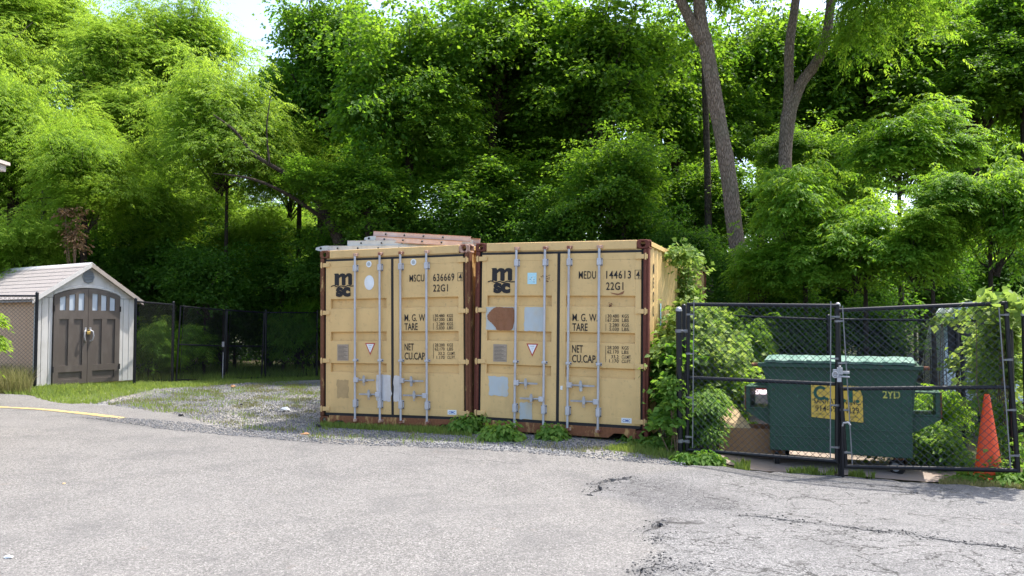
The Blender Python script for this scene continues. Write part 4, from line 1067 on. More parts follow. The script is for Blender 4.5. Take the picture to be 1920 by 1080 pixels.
# ------------------------------------------------------------------ traffic cone
cx, cy = 5.30, 8.93
cn = thing('traffic_cone', 'tall plain orange traffic cone standing in the weeds behind the gate', 'traffic cone', (cx, cy, tz1(cx, cy) + .012), R(12))
mb = MB(); mb.tube((0, 0, .04), (0, 0, .16), .142, .128, n=28, cap=False); mb.tube((0, 0, .16), (0, 0, .90), .128, .032, n=28, cap=False); mb.tube((0, 0, .90), (0, 0, .93), .032, .025, n=28)
mb.build('cone_body', M['cone'], cn, smooth=True)
mb = MB(); mb.prism([(-.19, -.15), (-.15, -.19), (.15, -.19), (.19, -.15), (.19, .15), (.15, .19), (-.15, .19), (-.19, .15)], 'z', .0, .04); mb.build('cone_base', M['cone'], cn, .008)

# ------------------------------------------------------------------ boxes beside the dumpster
bp = wp(1348, 800, 10.25)
BA = R(-14)
def carton(label, loc, rz, w, d, h, mat, inner, flaps):
    o = thing('cardboard_box', label, 'box', loc, rz)
    mb = MB(); t_ = .006
    for a, b in (((0, 0, 0), (w, t_, h)), ((0, d - t_, 0), (w, d, h)), ((0, t_, 0), (t_, d - t_, h)), ((w - t_, t_, 0), (w, d - t_, h)), ((t_, t_, 0), (w - t_, d - t_, t_))): mb.b2(a, b)
    mb.build('box_body', mat, o)
    for pts, m_ in flaps:
        q = MB().add(pts, [tuple(range(len(pts)))]).build('flap', m_, o); md = q.modifiers.new('thick', 'SOLIDIFY'); md.thickness = .006
    return o
carton('open brown cardboard box with a raised flap left of the dumpster', (bp.x, bp.y, tz1(bp.x, bp.y) + .012), BA, .80, .50, .31, M['card'], M['card_lite'],
       [([(.0, .0, .31), (.40, .0, .31), (.30, .16, .44), (.20, .26, .56), (.08, .26, .54), (-.06, .06, .42)], M['card_lite'])])
q = wp(1396, 800, 10.95)
w = carton('pinkish white printed carton standing behind the brown cardboard box', (q.x, q.y, tz1(q.x, q.y) + .012), R(-10), .46, .34, .72, M['pink'], M['pink'], [([(0, 0, .72), (.46, 0, .72), (.44, .2, .76), (.03, .2, .77)], M['pink'])])
mb = MB()
for k in range(4): mb.b2((.03, -.0035, .38 + k * .02), (.30, -.001, .384 + k * .02))
mb.build('print_line', M['ink_thin'], w)
MB().b2((.24, -.0036, .36), (.32, -.001, .42)).build('print_mark', M['red'], w); MB().b2((.36, -.0036, .33), (.44, -.001, .42)).build('print_mark', M['sign_green'], w)
q = wp(1418, 740, 11.25)
rb = thing('plastic_crate', 'dark red crate behind the left fork pocket of the dumpster', 'crate', (q.x, q.y, tz1(q.x, q.y)))
mb = MB()
for z in (.02, .2, .38, .56, .74): mb.b2((0, 0, z), (.34, .012, z + .12)); mb.b2((0, .32, z), (.34, .332, z + .12)); mb.b2((0, .012, z), (.012, .32, z + .12)); mb.b2((.328, .012, z), (.34, .32, z + .12))
for x in (0.013, .30):
    for y in (.013, .29): mb.b2((x, y, 0), (x + .027, y + .027, .86))
mb.build('crate_wall', M['red'], rb)

# ------------------------------------------------------------------ pale van beyond the fence
vx, vy = 7.10, 13.25
VA = math.atan2(3.7, 1.51) - R(90)
van = thing('parked_van', 'pale blue-grey van half hidden by vines behind the enclosure', 'van', (vx, vy, tz1(vx, vy)), VA)
W2, Lv, Hv = 1.78, 4.5, 2.12
# local: x across (0 = side towards the yard), y along (0 = tail), z up
sec = [(.0, .32), (.0, .95), (.03, 1.35), (.13, 1.80), (.26, 2.02), (.45, 2.10), (W2 / 2, 2.13)]
sec = sec + [(W2 - x, z) for x, z in reversed(sec[:-1])]
stn = [(.0, .94, .985), (.10, .99, 1.0), (.6, 1, 1), (2.5, 1, 1), (3.0, .985, .93), (3.55, .97, .62), (4.1, .95, .52), (4.42, .88, .45), (4.5, .80, .36)]
vs = []; n = len(sec)
for y, sx_, sz_ in stn:
    for x, z in sec: vs.append((W2 / 2 + (x - W2 / 2) * sx_, y, .32 + (z - .32) * sz_))
fs = [(k * n + i, k * n + i + 1, (k + 1) * n + i + 1, (k + 1) * n + i) for k in range(len(stn) - 1) for i in range(n - 1)]
fs += [tuple(range(n)), tuple(reversed(range((len(stn) - 1) * n, len(stn) * n)))] + [((k + 1) * n, k * n, k * n + n - 1, (k + 1) * n + n - 1) for k in range(len(stn) - 1)]
vb = MB().add(vs, fs).build('body', M['van'], van, smooth=True)
for y in (.85, 3.45):
    for x in (-.012, W2 - .19):
        o = MB().tube((x, y, .33), (x + .20, y, .33), .33, n=24).build('wheel', M['rubber'], van, .02)
        MB().tube((x - .004, y, .33), (x + .204, y, .33), .19, n=16).build('wheel_rim', M['galv_dark'], o)
    mb = MB(); mb.prism([(y - .42, .32)] + [(y - .42 * math.cos(a), .40 + .42 * math.sin(a)) for a in np.linspace(0, math.pi, 12)] + [(y + .42, .32)], 'x', -.006, .02); mb.build('wheel_arch', M['rubber'], vb)
for y in (2.55, 1.45): MB().b2((-.008, y, .45), (.004, y + .025, 1.30)).build('door_seam', M['rubber'], vb)
for a, b in ((.12, W2 / 2 - .03), (W2 / 2 + .03, W2 - .12)): MB().b2((a, -.012, 1.22), (b, .02, 1.82)).build('rear_window', M['rubber'], vb)
mb = MB(); mb.b2((W2 / 2 - .012, -.006, .45), (W2 / 2 + .012, .02, 2.0)); mb.build('door_seam', M['rubber'], vb)
mb = MB(); mb.b2((.02, -.10, .32), (W2 - .02, .03, .48)); mb.build('bumper', M['rubber'], van, .02)


# ------------------------------------------------------------------ neighbouring building, only its eave reaches the picture
nb = thing('building', 'pale building whose roof eave pokes in at the far left edge', 'building', (-7.70, 11.9, -.10))
MB().b2((-4.0, -5.0, -.3), (-.42, -.45, 3.85)).build('wall', M['stucco'], nb)
MB().b2((-4.4, -5.4, 3.86), (.0, -.02, 3.90)).build('soffit', M['stucco'], nb)
MB().b2((-4.4, -5.4, 3.905), (.06, .04, 4.0)).build('fascia', M['trim_pink'], nb)
MB().b2((-4.45, -5.45, 4.003), (.10, .08, 4.05)).build('roof', M['trim_pink'], nb)
# ------------------------------------------------------------------ foliage generators
def unit(v): return v / (np.linalg.norm(v, axis=-1, keepdims=True) + 1e-9)
def leaf_np(P, A, N, L, W, fold=.14, droop=.12):
    A = unit(A); B = unit(np.cross(N, A)); N2 = np.cross(A, B); L = np.broadcast_to(L, (len(P),))[:, None]; W = np.broadcast_to(W, (len(P),))[:, None]
    V = np.stack([P, P + A * L * .45 + B * W * .5 + N2 * W * fold, P + A * L - N2 * L * droop, P + A * L * .45 - B * W * .5 + N2 * W * fold], 1)
    o = np.arange(len(P))[:, None] * 4; T = np.stack([o + [0, 1, 2], o + [0, 2, 3]], 1).reshape(-1, 3)
    return V.reshape(-1, 3), T
def sph(rg, n):
    v = rg.normal(size=(n, 3)); return unit(v)
def lump(d, ph):   # cheap smooth noise on directions
    return (np.sin(d[:, 0] * 3.1 + ph[0]) + np.sin(d[:, 1] * 3.7 + ph[1]) + np.sin(d[:, 2] * 4.3 + ph[2]) + np.sin((d[:, 0] + d[:, 2]) * 6.1 + ph[3]) * .6) / 3.6
def clusters(rg, blobs, n, per_bough=5):
    """cluster centres strung along drooping boughs that leave the middle of every blob"""
    wts = np.array([b[1][0] * b[1][1] + b[1][1] * b[1][2] + b[1][0] * b[1][2] for b in blobs]); wts = wts / wts.sum()
    C, O = [], []
    for b, w in zip(blobs, wts):
        k = max(2, int(round(n * w / per_bough))); d = sph(rg, k); d[:, 2] = d[:, 2] * .85 + .12; d = unit(d); ph = rg.uniform(0, 6.28, 4)
        reach = (1 + .30 * lump(d, ph)) * rg.uniform(.42, 1.22, k); c = np.array(b[0]); rad = np.array(b[1])
        for q in range(per_bough):
            t_ = .40 + .60 * (q + rg.random(k) * .8) / per_bough
            p = c + d * rad * (reach * t_)[:, None]; p[:, 2] -= .30 * rad[2] * reach * t_ ** 2 * (1 - np.abs(d[:, 2]))
            p += rg.normal(0, .075, (k, 3)) * rad; C.append(p); O.append(d)
    return np.concatenate(C), np.concatenate(O)
def simple_crown(seed, blobs, n_cl, per, cl_r, flat, L, W, droop=.35, wild=.55):
    rg = np.random.default_rng(seed); C, O = clusters(rg, blobs, n_cl); n = len(C)
    sc = rg.uniform(.55, 1.35, n); g_ = rg.normal(size=(n, per, 3)) * np.array([1, 1, flat]) * (cl_r * sc)[:, None, None] * .6
    rad = np.hypot(g_[..., 0], g_[..., 1]); g_[..., 2] -= droop * rad ** 2 / cl_r; g_ += O[:, None, :] * rad[..., None] * .15
    P = (C[:, None, :] + g_).reshape(-1, 3); OO = np.repeat(O, per, 0); H = g_.reshape(-1, 3) * [1, 1, 0]
    A = unit(H) + OO * [.6, .6, .3] + rg.normal(size=P.shape) * .5 - np.array([0, 0, .4]); N = np.array([0, 0, 1]) + rg.normal(size=P.shape) * wild + OO * .3
    s = rg.uniform(.7, 1.25, len(P)); V, T = leaf_np(P, A, N, L * s, W * s)
    tint = np.clip(np.repeat(rg.normal(.5, .2, n), per) + rg.normal(0, .17, len(P)), 0, 1)
    return V, T, np.repeat(tint, 4), C
def compound_crown(seed, blobs, n_cl, per, cl_r, flat, rl, pairs, L, W, droop=.35, sag=.55):
    """pinnate sprays: each rachis carries pairs of leaflets and droops outward"""
    rg = np.random.default_rng(seed); C, O = clusters(rg, blobs, n_cl); n = len(C)
    sc = rg.uniform(.6, 1.35, n); g_ = rg.normal(size=(n, per, 3)) * np.array([1, 1, flat]) * (cl_r * sc)[:, None, None] * .55
    rad = np.hypot(g_[..., 0], g_[..., 1]); g_[..., 2] -= droop * rad ** 2 / cl_r
    B = (C[:, None, :] + g_).reshape(-1, 3); OO = np.repeat(O, per, 0); m = len(B)
    Hd = unit(unit(g_.reshape(-1, 3) * [1, 1, 0]) + OO * [.7, .7, 0] + rg.normal(size=(m, 3)) * [.5, .5, 0]); Hd[:, 2] = 0; Hd = unit(Hd)
    side = np.stack([-Hd[:, 1], Hd[:, 0], np.zeros(m)], 1); RL = rl * rg.uniform(.65, 1.25, m); el = rg.normal(.15, .3, m)
    Ps, As, Ns, Ls, Tn = [], [], [], [], []; bt = np.clip(np.repeat(rg.normal(.5, .2, n), per) + rg.normal(0, .1, m), 0, 1)
    for k in range(pairs + 1):
        s = (.3 + .7 * k / pairs) if pairs else 1.0; base = B + Hd * (RL * s)[:, None]; base[:, 2] += RL * (el * s - sag * s * s)
        for q in ((1, -1) if k < pairs else (0,)):
            A = side * (.9 * q) + Hd * (.55 if q else 1.0) + np.array([0, 0, -.38 - .3 * s]) + rg.normal(size=(m, 3)) * .18
            Ps.append(base); As.append(A); Ns.append(np.array([0, 0, 1]) + rg.normal(size=(m, 3)) * .3 + OO * .25); Ls.append(rg.uniform(.75, 1.2, m)); Tn.append(np.clip(bt + rg.normal(0, .12, m), 0, 1))
    P = np.concatenate(Ps); s = np.concatenate(Ls); V, T = leaf_np(P, np.concatenate(As), np.concatenate(Ns), L * s, W * s)
    return V, T, np.repeat(np.concatenate(Tn), 4), C
def limb_mesh(seed, C, root, mat, n=16, r0=.07, name='limb'):
    rg = np.random.default_rng(seed); mb = MB(); idx = rg.choice(len(C), min(n, len(C)), replace=False); root = Vector(root)
    for i in idx:
        e = Vector(C[i]); m1 = root.lerp(e, .35) + Vector(rg.normal(0, .18, 3)) + Vector((0, 0, .1)); m2 = root.lerp(e, .7) + Vector(rg.normal(0, .2, 3)) + Vector((0, 0, .15))
        mb.path([root + Vector(rg.normal(0, .05, 3)), m1, m2, e], [r0 * rg.uniform(.6, 1), r0 * .6, r0 * .35, .012], 6)
    me = mb.mesh(name); me.materials.append(mat); return me

ASSET = {}
def asset(key, gen, args, mat, bark, root, nl=16, r0=.07):
    V, T, tint, C = gen(*args); ASSET[key] = (np_mesh('crown', V, T, M[mat], tint), limb_mesh(hash(key) % 999, C, root, M[bark], nl, r0))
def ell(rx, ry, rz): return [((0, 0, 0), (rx, ry, rz))]
def multi(seed, rx, ry, rz, k=6):
    rg = np.random.default_rng(seed); b = [((0, 0, 0), (rx * .95, ry * .95, rz * .95))]
    for i in range(3):
        d = sph(rg, 1)[0]; b.append((tuple(d * np.array([rx, ry, rz]) * rg.uniform(.3, .6)), (rx * rg.uniform(.4, .7), ry * rg.uniform(.4, .7), rz * rg.uniform(.4, .7))))
    return b
for i, sd in enumerate((11, 12, 13)):
    asset('feather%d' % i, compound_crown, (sd, multi(sd, 2.6, 2.6, 2.6, 9), 640, 14, .40, .45, .24, 3, .098, .036, .45, .6), 'leaf_feather', 'bark_dark', (0, 0, -2.0), 16, .05)
for i, sd in enumerate((21, 22, 23)):
    asset('maple%d' % i, simple_crown, (sd, multi(sd, 3, 3, 3.4, 10), 760, 38, .40, .42, .155, .110, .45, .6), 'leaf_maple', 'bark_dark', (0, 0, -2.6), 20, .07)
for i, sd in enumerate((31, 32)):
    asset('bush%d' % i, compound_crown, (sd, multi(sd, 1.8, 1.8, 1.8, 9), 340, 9, .30, .42, .24, 2, .165, .066, .45, .6), 'leaf_bush', 'bark_dark', (0, 0, -1.7), 14, .035)
for i, sd in enumerate((41, 42)):
    asset('under%d' % i, simple_crown, (sd, multi(sd, 1.8, 1.8, 1.8, 8), 400, 40, .36, .48, .115, .075, .4, .7), 'leaf_dark', 'bark_dark', (0, 0, -1.7), 12, .035)
asset('frond0', compound_crown, (51, multi(51, 2.4, 2.4, 1.6, 5), 60, 16, .6, .5, .48, 6, .12, .042, .6, .6), 'leaf_bush', 'bark_dark', (0, 0, .6), 16, .05)

def trunk_mesh(seed, h=1.0, r=.16, lean=.1, n=9):
    rg = np.random.default_rng(seed); pts = []; rad = []; dx, dy = rg.normal(0, lean, 2)
    for k in range(9):
        t_ = k / 8; pts.append((dx * t_ * h + rg.normal(0, .012) * h * (k > 0), dy * t_ * h + rg.normal(0, .012) * h * (k > 0), t_ * h - .02 * h)); rad.append(r * (1.35 - .35 * min(1, t_ * 6)) * (1 - .55 * t_))
    me = MB().path(pts, rad, n).mesh('trunk'); me.materials.append(M['bark_dark']); return me, Vector(pts[-1])
TR = [trunk_mesh(s, 1.0, 1.0, .05) for s in (3, 4, 5, 6)]
for me, _ in TR:      # unit trunks: radius 1 in x/y is scaled per tree
    pass
def px2m(depth): return depth / FPX
rt_ = random.Random(3)
def tree(kind, px, depth, cy, rx, ry, label, cat='tree', name=None, group=None, trunk=True, tr=.13, base_px=None, ryd=None):
    """a tree whose crown is centred on photo column px / row cy at the given depth; rx, ry = crown radii in photo pixels"""
    crown, limb = ASSET[kind]; c = wp(px, cy, depth); sx = rx * px2m(depth); sz = ry * px2m(depth)
    nat = {'f': (2.6, 2.6), 'm': (3.0, 3.4), 'b': (1.8, 1.8), 'u': (1.8, 1.8)}[kind[0]] if kind != 'frond0' else (2.4, 1.6)
    bx = c.x + rt_.uniform(-.3, .3); by = depth + rt_.uniform(-.2, .3); bz = tz1(bx, by)
    t_ = thing(name or ('tree' if cat == 'tree' else 'shrub'), label, cat, (bx, by, bz), group=group)
    rz = rt_.uniform(0, 6.28); k = (sx / nat[0] + sz / nat[1]) / 2
    sc = (sx / nat[0], (ryd or sx) / nat[0], sz / nat[1])
    for me, nm in ((crown, 'crown'), (limb, 'limb')):
        o = bpy.data.objects.new(nm, me); link(o, t_); o.location = (c.x - bx, c.y - by, c.z - bz); o.rotation_euler = (0, 0, rz); o.scale = (k * .5 + sc[0] * .5, k * .5 + sc[0] * .5, sc[2])
    if kind[0] in 'fmb' and group is None:      # side lobes that break up the outline
        for q in range({'f': 2, 'm': 1, 'b': 2}[kind[0]]):
            s2 = rt_.uniform(.42, .66); a_ = rt_.uniform(0, 6.28); e_ = rt_.uniform(-.7, .8)
            o = bpy.data.objects.new('crown', crown); link(o, t_); o.location = (c.x - bx + math.cos(a_) * sx * .8, c.y - by + math.sin(a_) * sx * .5, c.z - bz + e_ * sz * .8)
            o.rotation_euler = (rt_.uniform(-.25, .25), rt_.uniform(-.25, .25), rt_.uniform(0, 6.28)); o.scale = (k * s2 * 1.1, k * s2 * 1.1, sc[2] * s2 * .8)
    if trunk:
        h = max(.6, c.z - bz - sz * .25); me, tip = TR[rt_.randrange(4)]
        o = bpy.data.objects.new('trunk', me); link(o, t_); o.scale = (tr, tr, h); o.rotation_euler = (0, 0, rt_.uniform(0, 6))
    return t_

# front row: pale feathery trees on the left
F = 'feather'
tree(F + '0', 30, 22.0, 265, 150, 180, 'pale feathery tree at the far left edge, above the roof eave')
tree(F + '1', 165, 20.5, 330, 120, 135, 'pale feathery tree rising just behind the shed roof')
tree(F + '2', 415, 22.5, 232, 165, 168, 'large pale round-topped tree below the open patch of sky', tr=.08)
tree(F + '0', 315, 28.0, 85, 185, 150, 'tall pale tree left of the sky gap, behind the round-topped one')
tree(F + '1', 85, 30.0, 50, 190, 150, 'tall pale tree filling the upper left corner')
tree(F + '2', 545, 25.5, 300, 95, 140, 'slim pale tree between the round-topped tree and the dark maples')
tree(F + '1', 15, 19.5, 480, 110, 100, 'low pale leafy tree overhanging the shed roof at the left edge')
tree(F + '0', 500, 25.0, 470, 100, 90, 'low pale tree above the back gate near the left container')
tree(F + '2', 300, 24.0, 400, 130, 110, 'dark shaded feathery tree behind the shed peak')
tree(F + '0', 190, 25.5, 165, 130, 130, 'pale tree with see-through crown behind the bare grey twigs')
tree(F + '1', -30, 26.0, 130, 140, 150, 'pale tree cut by the left edge of the picture')
tree(F + '1', 385, 29.0, 400, 150, 140, 'pale tree deep behind the gap under the round-topped one')
tree(F + '0', 250, 31.0, 300, 150, 150, 'pale tree deep behind the shed peak')
# maples behind the containers
Mp = 'maple'
tree(Mp + '0', 612, 25.0, 112, 120, 200, 'deep green maple bordering the sky gap on its right', tr=.2)
tree(Mp + '1', 755, 22.5, 115, 155, 225, 'leafy green maple above the left container', tr=.2)
tree(Mp + '2', 930, 24.0, 80, 185, 205, 'tall dark maple above the joint of the two containers', tr=.22)
tree(Mp + '0', 1115, 23.5, 130, 170, 200, 'tall dark maple above the right container', tr=.22)
tree(Mp + '1', 690, 20.8, 350, 125, 105, 'lower maple with sunlit boughs over the ladders', tr=.15)
tree(Mp + '2', 930, 22.0, 350, 170, 110, 'shaded maple just behind the middle of the containers', tr=.18)
tree(Mp + '1', 1150, 19.5, 320, 120, 140, 'dark drooping tree close behind the right container', tr=.15)
tree(Mp + '2', 1265, 27.0, 150, 130, 220, 'dark leafy tree left of the leaning trunk', tr=.2)
tree(Mp + '0', 1430, 29.0, 150, 150, 200, 'leafy tree glimpsed between the leaning and the forked trunk', tr=.2)
tree(Mp + '1', 1640, 28.0, 90, 170, 180, 'tall tree behind the curved fork trunk', tr=.2)
tree(Mp + '2', 1830, 26.0, 120, 170, 190, 'tall tree in the upper right corner', tr=.2)
tree(Mp + '0', 1330, 24.0, 380, 110, 120, 'dark tree low behind the foot of the leaning trunk', tr=.12)
tree(Mp + '1', 1560, 22.0, 300, 110, 120, 'green tree behind the foot of the forked trunk', tr=.12)
tree(Mp + '0', 1010, 27.5, 220, 160, 190, 'dark maple farther back above the right container', tr=.2)
tree(Mp + '2', 840, 28.5, 230, 160, 190, 'dark maple farther back above the left container', tr=.2)
tree(Mp + '0', 1930, 25.0, 40, 140, 150, 'tall tree cut by the right edge at the top corner', tr=.2)
tree(Mp + '1', 1730, 30.0, 60, 150, 170, 'tall tree deep behind the right box elders', tr=.2)
# bright bushes at the right
B = 'bush'
tree(B + '0', 1490, 14.5, 370, 95, 110, 'bright green box elder right of the leaning trunk', tr=.06)
tree(B + '1', 1690, 15.5, 265, 125, 105, 'tallest bright box elder with layered drooping leaves', tr=.07)
tree(B + '0', 1865, 13.0, 390, 105, 130, 'sunlit yellow-green box elder at the right edge', tr=.06)
tree(B + '1', 1600, 14.0, 440, 120, 115, 'box elder in half shade above the dumpster', tr=.06)
tree(B + '0', 1425, 14.8, 500, 75, 80, 'low box elder beside the end of the right container', cat='shrub', tr=.04)
tree(B + '1', 1715, 13.2, 455, 105, 95, 'box elder above the traffic cone', cat='shrub', tr=.05)
U = 'under'
tree(U + '0', 1500, 14.3, 620, 110, 85, 'dark shrub behind the rear fence left of the dumpster', cat='shrub', tr=.04)
tree(U + '1', 1630, 14.6, 610, 90, 85, 'dark shrub behind the rear fence above the dumpster', cat='shrub', tr=.04)
tree(U + '0', 1440, 16.0, 560, 95, 100, 'dark shrub just right of the leaning trunk foot', cat='shrub', tr=.04)
tree(U + '1', 1610, 17.0, 545, 110, 100, 'dark shrub between the two middle box elders', cat='shrub', tr=.04)
tree(U + '0', 395, 21.7, 505, 95, 95, 'dark shrub above the left leaf of the back gate', cat='shrub', tr=.04)
tree(U + '1', 260, 22.8, 480, 85, 90, 'dark shrub rising right behind the shed gable', cat='shrub', tr=.04)
tree(U + '0', 530, 23.6, 520, 90, 90, 'dark shrub above the right leaf of the back gate', cat='shrub', tr=.04)
tree(B + '1', 1390, 13.2, 640, 55, 70, 'green shrub with pale leaves above the cardboard box', cat='shrub', tr=.03)
tree(B + '1', 560, 23.5, 590, 65, 95, 'bright green shrub just left of the left container', cat='shrub', tr=.04)
tree(B + '0', 350, 20.9, 640, 60, 55, 'mid green shrub behind the left leaf of the back gate', cat='shrub', tr=.03)
tree(B + '1', 285, 19.9, 640, 50, 60, 'mid green shrub behind the short fence panel by the shed', cat='shrub', tr=.03)
# understorey
for i, (px, d, cy, rx, ry, lb) in enumerate([
    (30, 21.5, 560, 100, 90, 'dark shrub behind the tan side of the shed'), (230, 23.5, 560, 85, 110, 'dark shrub just right of the shed gable'),
    (330, 23.5, 590, 85, 95, 'dark shrub behind the post left of the back gate'), (420, 24.5, 600, 80, 95, 'dark shrub behind the left leaf of the back gate'),
    (505, 25.5, 590, 80, 100, 'dark shrub behind the right leaf of the back gate'), (580, 25.0, 580, 70, 110, 'dark shrub between the back gate and the left container'),
    (620, 22.5, 480, 90, 90, 'dark shrub behind the left end of the left container'), (740, 21.5, 440, 105, 85, 'dark shrub behind the ladders'),
    (880, 21.0, 430, 110, 90, 'dark shrub behind the gap of the two containers'), (1020, 20.5, 430, 110, 90, 'dark shrub behind the middle of the right container'),
    (1160, 20.0, 440, 100, 90, 'dark shrub behind the right end of the right container'), (1290, 19.0, 470, 85, 100, 'dark shrub past the far end of the right container'),
    (1400, 18.0, 520, 90, 100, 'dark shrub below the foot of the leaning trunk'), (1560, 17.5, 500, 110, 100, 'dark shrub deep behind the dumpster'),
    (1730, 19.5, 510, 110, 110, 'dark shrub deep behind the pale van'), (1900, 19.0, 500, 110, 110, 'dark shrub at the right edge behind the vine'),
    (120, 23.0, 470, 120, 90, 'dark shrub above the shed roof'), (430, 27.5, 470, 120, 100, 'dark shrub deep behind the back gate')]):
    tree(U + str(i % 2), px, d, cy, rx, ry, lb, cat='shrub', tr=.05)
# far wood: a second row of whole trees
for i, (px, d) in enumerate([(-150, 42), (30, 38), (180, 45), (350, 43), (520, 46), (670, 40), (970, 42), (1270, 42), (1530, 40), (1830, 39), (2000, 43)]):
    hi = 200 if 330 < px < 560 else (280 if px < 700 else 240)
    tree((F if px < 500 else Mp) + str(i % 3), px, d, 360 if not 330 < px < 560 else 440, 135, hi if px != 520 else 130, 'tree of the wood far behind the front row, mostly hidden', group='far trees of the wood behind the lot', tr=.25)
for i, (px, d) in enumerate([(-60, 33), (90, 33), (240, 34), (400, 34), (560, 33), (700, 31), (850, 31), (1000, 31), (1150, 31), (1300, 30), (1450, 30), (1600, 29), (1760, 28), (1900, 27)]):
    tree(U + str(i % 2), px, d, 520, 120, 120, 'shrub of the shaded wood floor far behind the front row', cat='shrub', group='far shrubs of the wood floor', tr=.06)

# the two feature trunks
def interp(pts, rad, k=6):
    P = [Vector(p) for p in pts]; out = []; ro = []
    for i in range(len(P) - 1):
        p0, p1, p2, p3 = P[max(i - 1, 0)], P[i], P[i + 1], P[min(i + 2, len(P) - 1)]
        for q in range(k):
            t_ = q / k; out.append(.5 * ((2 * p1) + (p2 - p0) * t_ + (2 * p0 - 5 * p1 + 4 * p2 - p3) * t_ ** 2 + (3 * p1 - p0 - 3 * p2 + p3) * t_ ** 3)); ro.append(rad[i] + (rad[i + 1] - rad[i]) * t_)
    return out + [P[-1]], ro + [rad[-1]]
def knobbly(mb, pts, rad, rg, n=16, k=6):
    p, r = interp(pts, rad, k); r = [x * (1 + rg.normal(0, .025)) for x in r]; mb.path(p, r, n); return mb
rg = np.random.default_rng(2)
D = 17.0
def W_(px, py, d=D, o=None): v = wp(px, py, d); return v - o if o is not None else v
b0 = wp(1412, 600, D); base = Vector((b0.x, D, tz1(b0.x, D)))
lt_ = thing('tree', 'tall bare grey trunk leaning left over the right container, forking at the top', 'tree', base)
mb = MB(); knobbly(mb, [(.25, 0, -.1), (.17, 0, .5), W_(1398, 520, D, base), W_(1379, 440, D, base), W_(1366, 330, D, base), W_(1345, 210, D, base), W_(1328, 110, D, base), W_(1319, 66, D, base)], [.30, .235, .19, .172, .168, .160, .155, .16], rg)
knobbly(mb, [W_(1319, 80, D, base), W_(1312, 20, D, base), W_(1310, -60, D, base), W_(1318, -260, D, base)], [.17, .13, .125, .09], rg, 12)
knobbly(mb, [W_(1319, 80, D, base), W_(1296, 40, D, base), W_(1276, 0, D, base), W_(1240, -80, D, base), W_(1200, -260, D, base)], [.16, .12, .105, .10, .07], rg, 12)
mb.build('trunk', M['bark'], lt_, smooth=True)
def add_crown(par, kind, c, s, base, limb=True, rz=0.0):
    for me, nm in zip(ASSET[kind], ('crown', 'limb')):
        if nm == 'limb' and not limb: continue
        o = bpy.data.objects.new(nm, me); link(o, par); o.location = Vector(c) - base; o.scale = s; o.rotation_euler.z = rz
add_crown(lt_, 'frond0', wp(1305, -95, D), (.75, .75, .75), base, True, .6)
add_crown(lt_, 'maple1', wp(1290, -330, D), (1.1, 1.1, .8), base, True)
D2 = 19.0
b0 = wp(1478, 600, D2); base = Vector((b0.x, D2, tz1(b0.x, D2)))
ft = thing('tree', 'brown trunk that forks into a straight and a curving stem above the bushes', 'tree', base)
mb = MB(); knobbly(mb, [(0, 0, -.1), W_(1470, 480, D2, base), W_(1472, 300, D2, base), W_(1478, 220, D2, base), W_(1488, 180, D2, base)], [.26, .20, .155, .17, .15], rg)
knobbly(mb, [W_(1476, 230, D2, base), W_(1479, 170, D2, base), W_(1480, 90, D2, base), W_(1492, 0, D2, base), W_(1510, -150, D2, base)], [.14, .115, .11, .10, .07], rg, 12)
knobbly(mb, [W_(1480, 215, D2, base), W_(1500, 160, D2, base), W_(1530, 118, D2, base), W_(1549, 70, D2, base), W_(1558, 0, D2, base), W_(1575, -150, D2, base)], [.145, .135, .12, .112, .105, .07], rg, 12)
mb.build('trunk', M['bark'], ft, smooth=True)
add_crown(ft, 'frond0', wp(1650, -20, 17.5), (.72, .72, .95), base, True, 2.0)
add_crown(ft, 'maple2', wp(1560, -320, D2), (1.1, 1.1, .8), base, True)
D3 = 23.0
b0 = wp(1330, 600, D3); base = Vector((b0.x, D3, tz1(b0.x, D3)))
dt = thing('tree', 'slender dark straight trunk just left of the leaning trunk', 'tree', base)
mb = MB(); knobbly(mb, [(0, 0, -.1), W_(1327, 350, D3, base), W_(1322, 180, D3, base), W_(1318, 30, D3, base)], [.14, .10, .09, .07], rg, 10); mb.build('trunk', M['bark_dark'], dt, smooth=True)
add_crown(dt, 'maple0', wp(1300, -120, D3), (.7, .7, .7), base)
# tree whose long bough reaches up-left through the pale foliage
D4 = 21.4
b0 = wp(665, 600, D4); base = Vector((b0.x, D4, tz1(b0.x, D4)))
bt_ = thing('tree', 'tree with a long dark bough slanting up-left into the pale foliage', 'tree', base)
mb = MB(); knobbly(mb, [(0, 0, -.1), W_(640, 470, D4, base), W_(598, 385, D4, base)], [.22, .17, .12], rg, 10)
knobbly(mb, [W_(640, 460, D4, base), W_(600, 385, D4, base), W_(540, 330, 20.6, base), W_(480, 292, 20.2, base), W_(440, 245, 20.0, base), W_(400, 215, 20.0, base)], [.10, .075, .06, .048, .034, .014], rg, 9)
knobbly(mb, [W_(505, 305, 20.3, base), W_(500, 240, 20.2, base), W_(508, 180, 20.2, base)], [.03, .02, .008], rg, 7)
knobbly(mb, [W_(620, 420, D4, base), W_(540, 365, 20.5, base), W_(470, 335, 20.0, base), W_(400, 325, 19.8, base)], [.06, .05, .035, .012], rg, 8)
mb.build('trunk', M['bark_dark'], bt_, smooth=True)
add_crown(bt_, 'feather1', wp(455, 260, 21.5), (.85, .55, .75), base, False, 1.0)
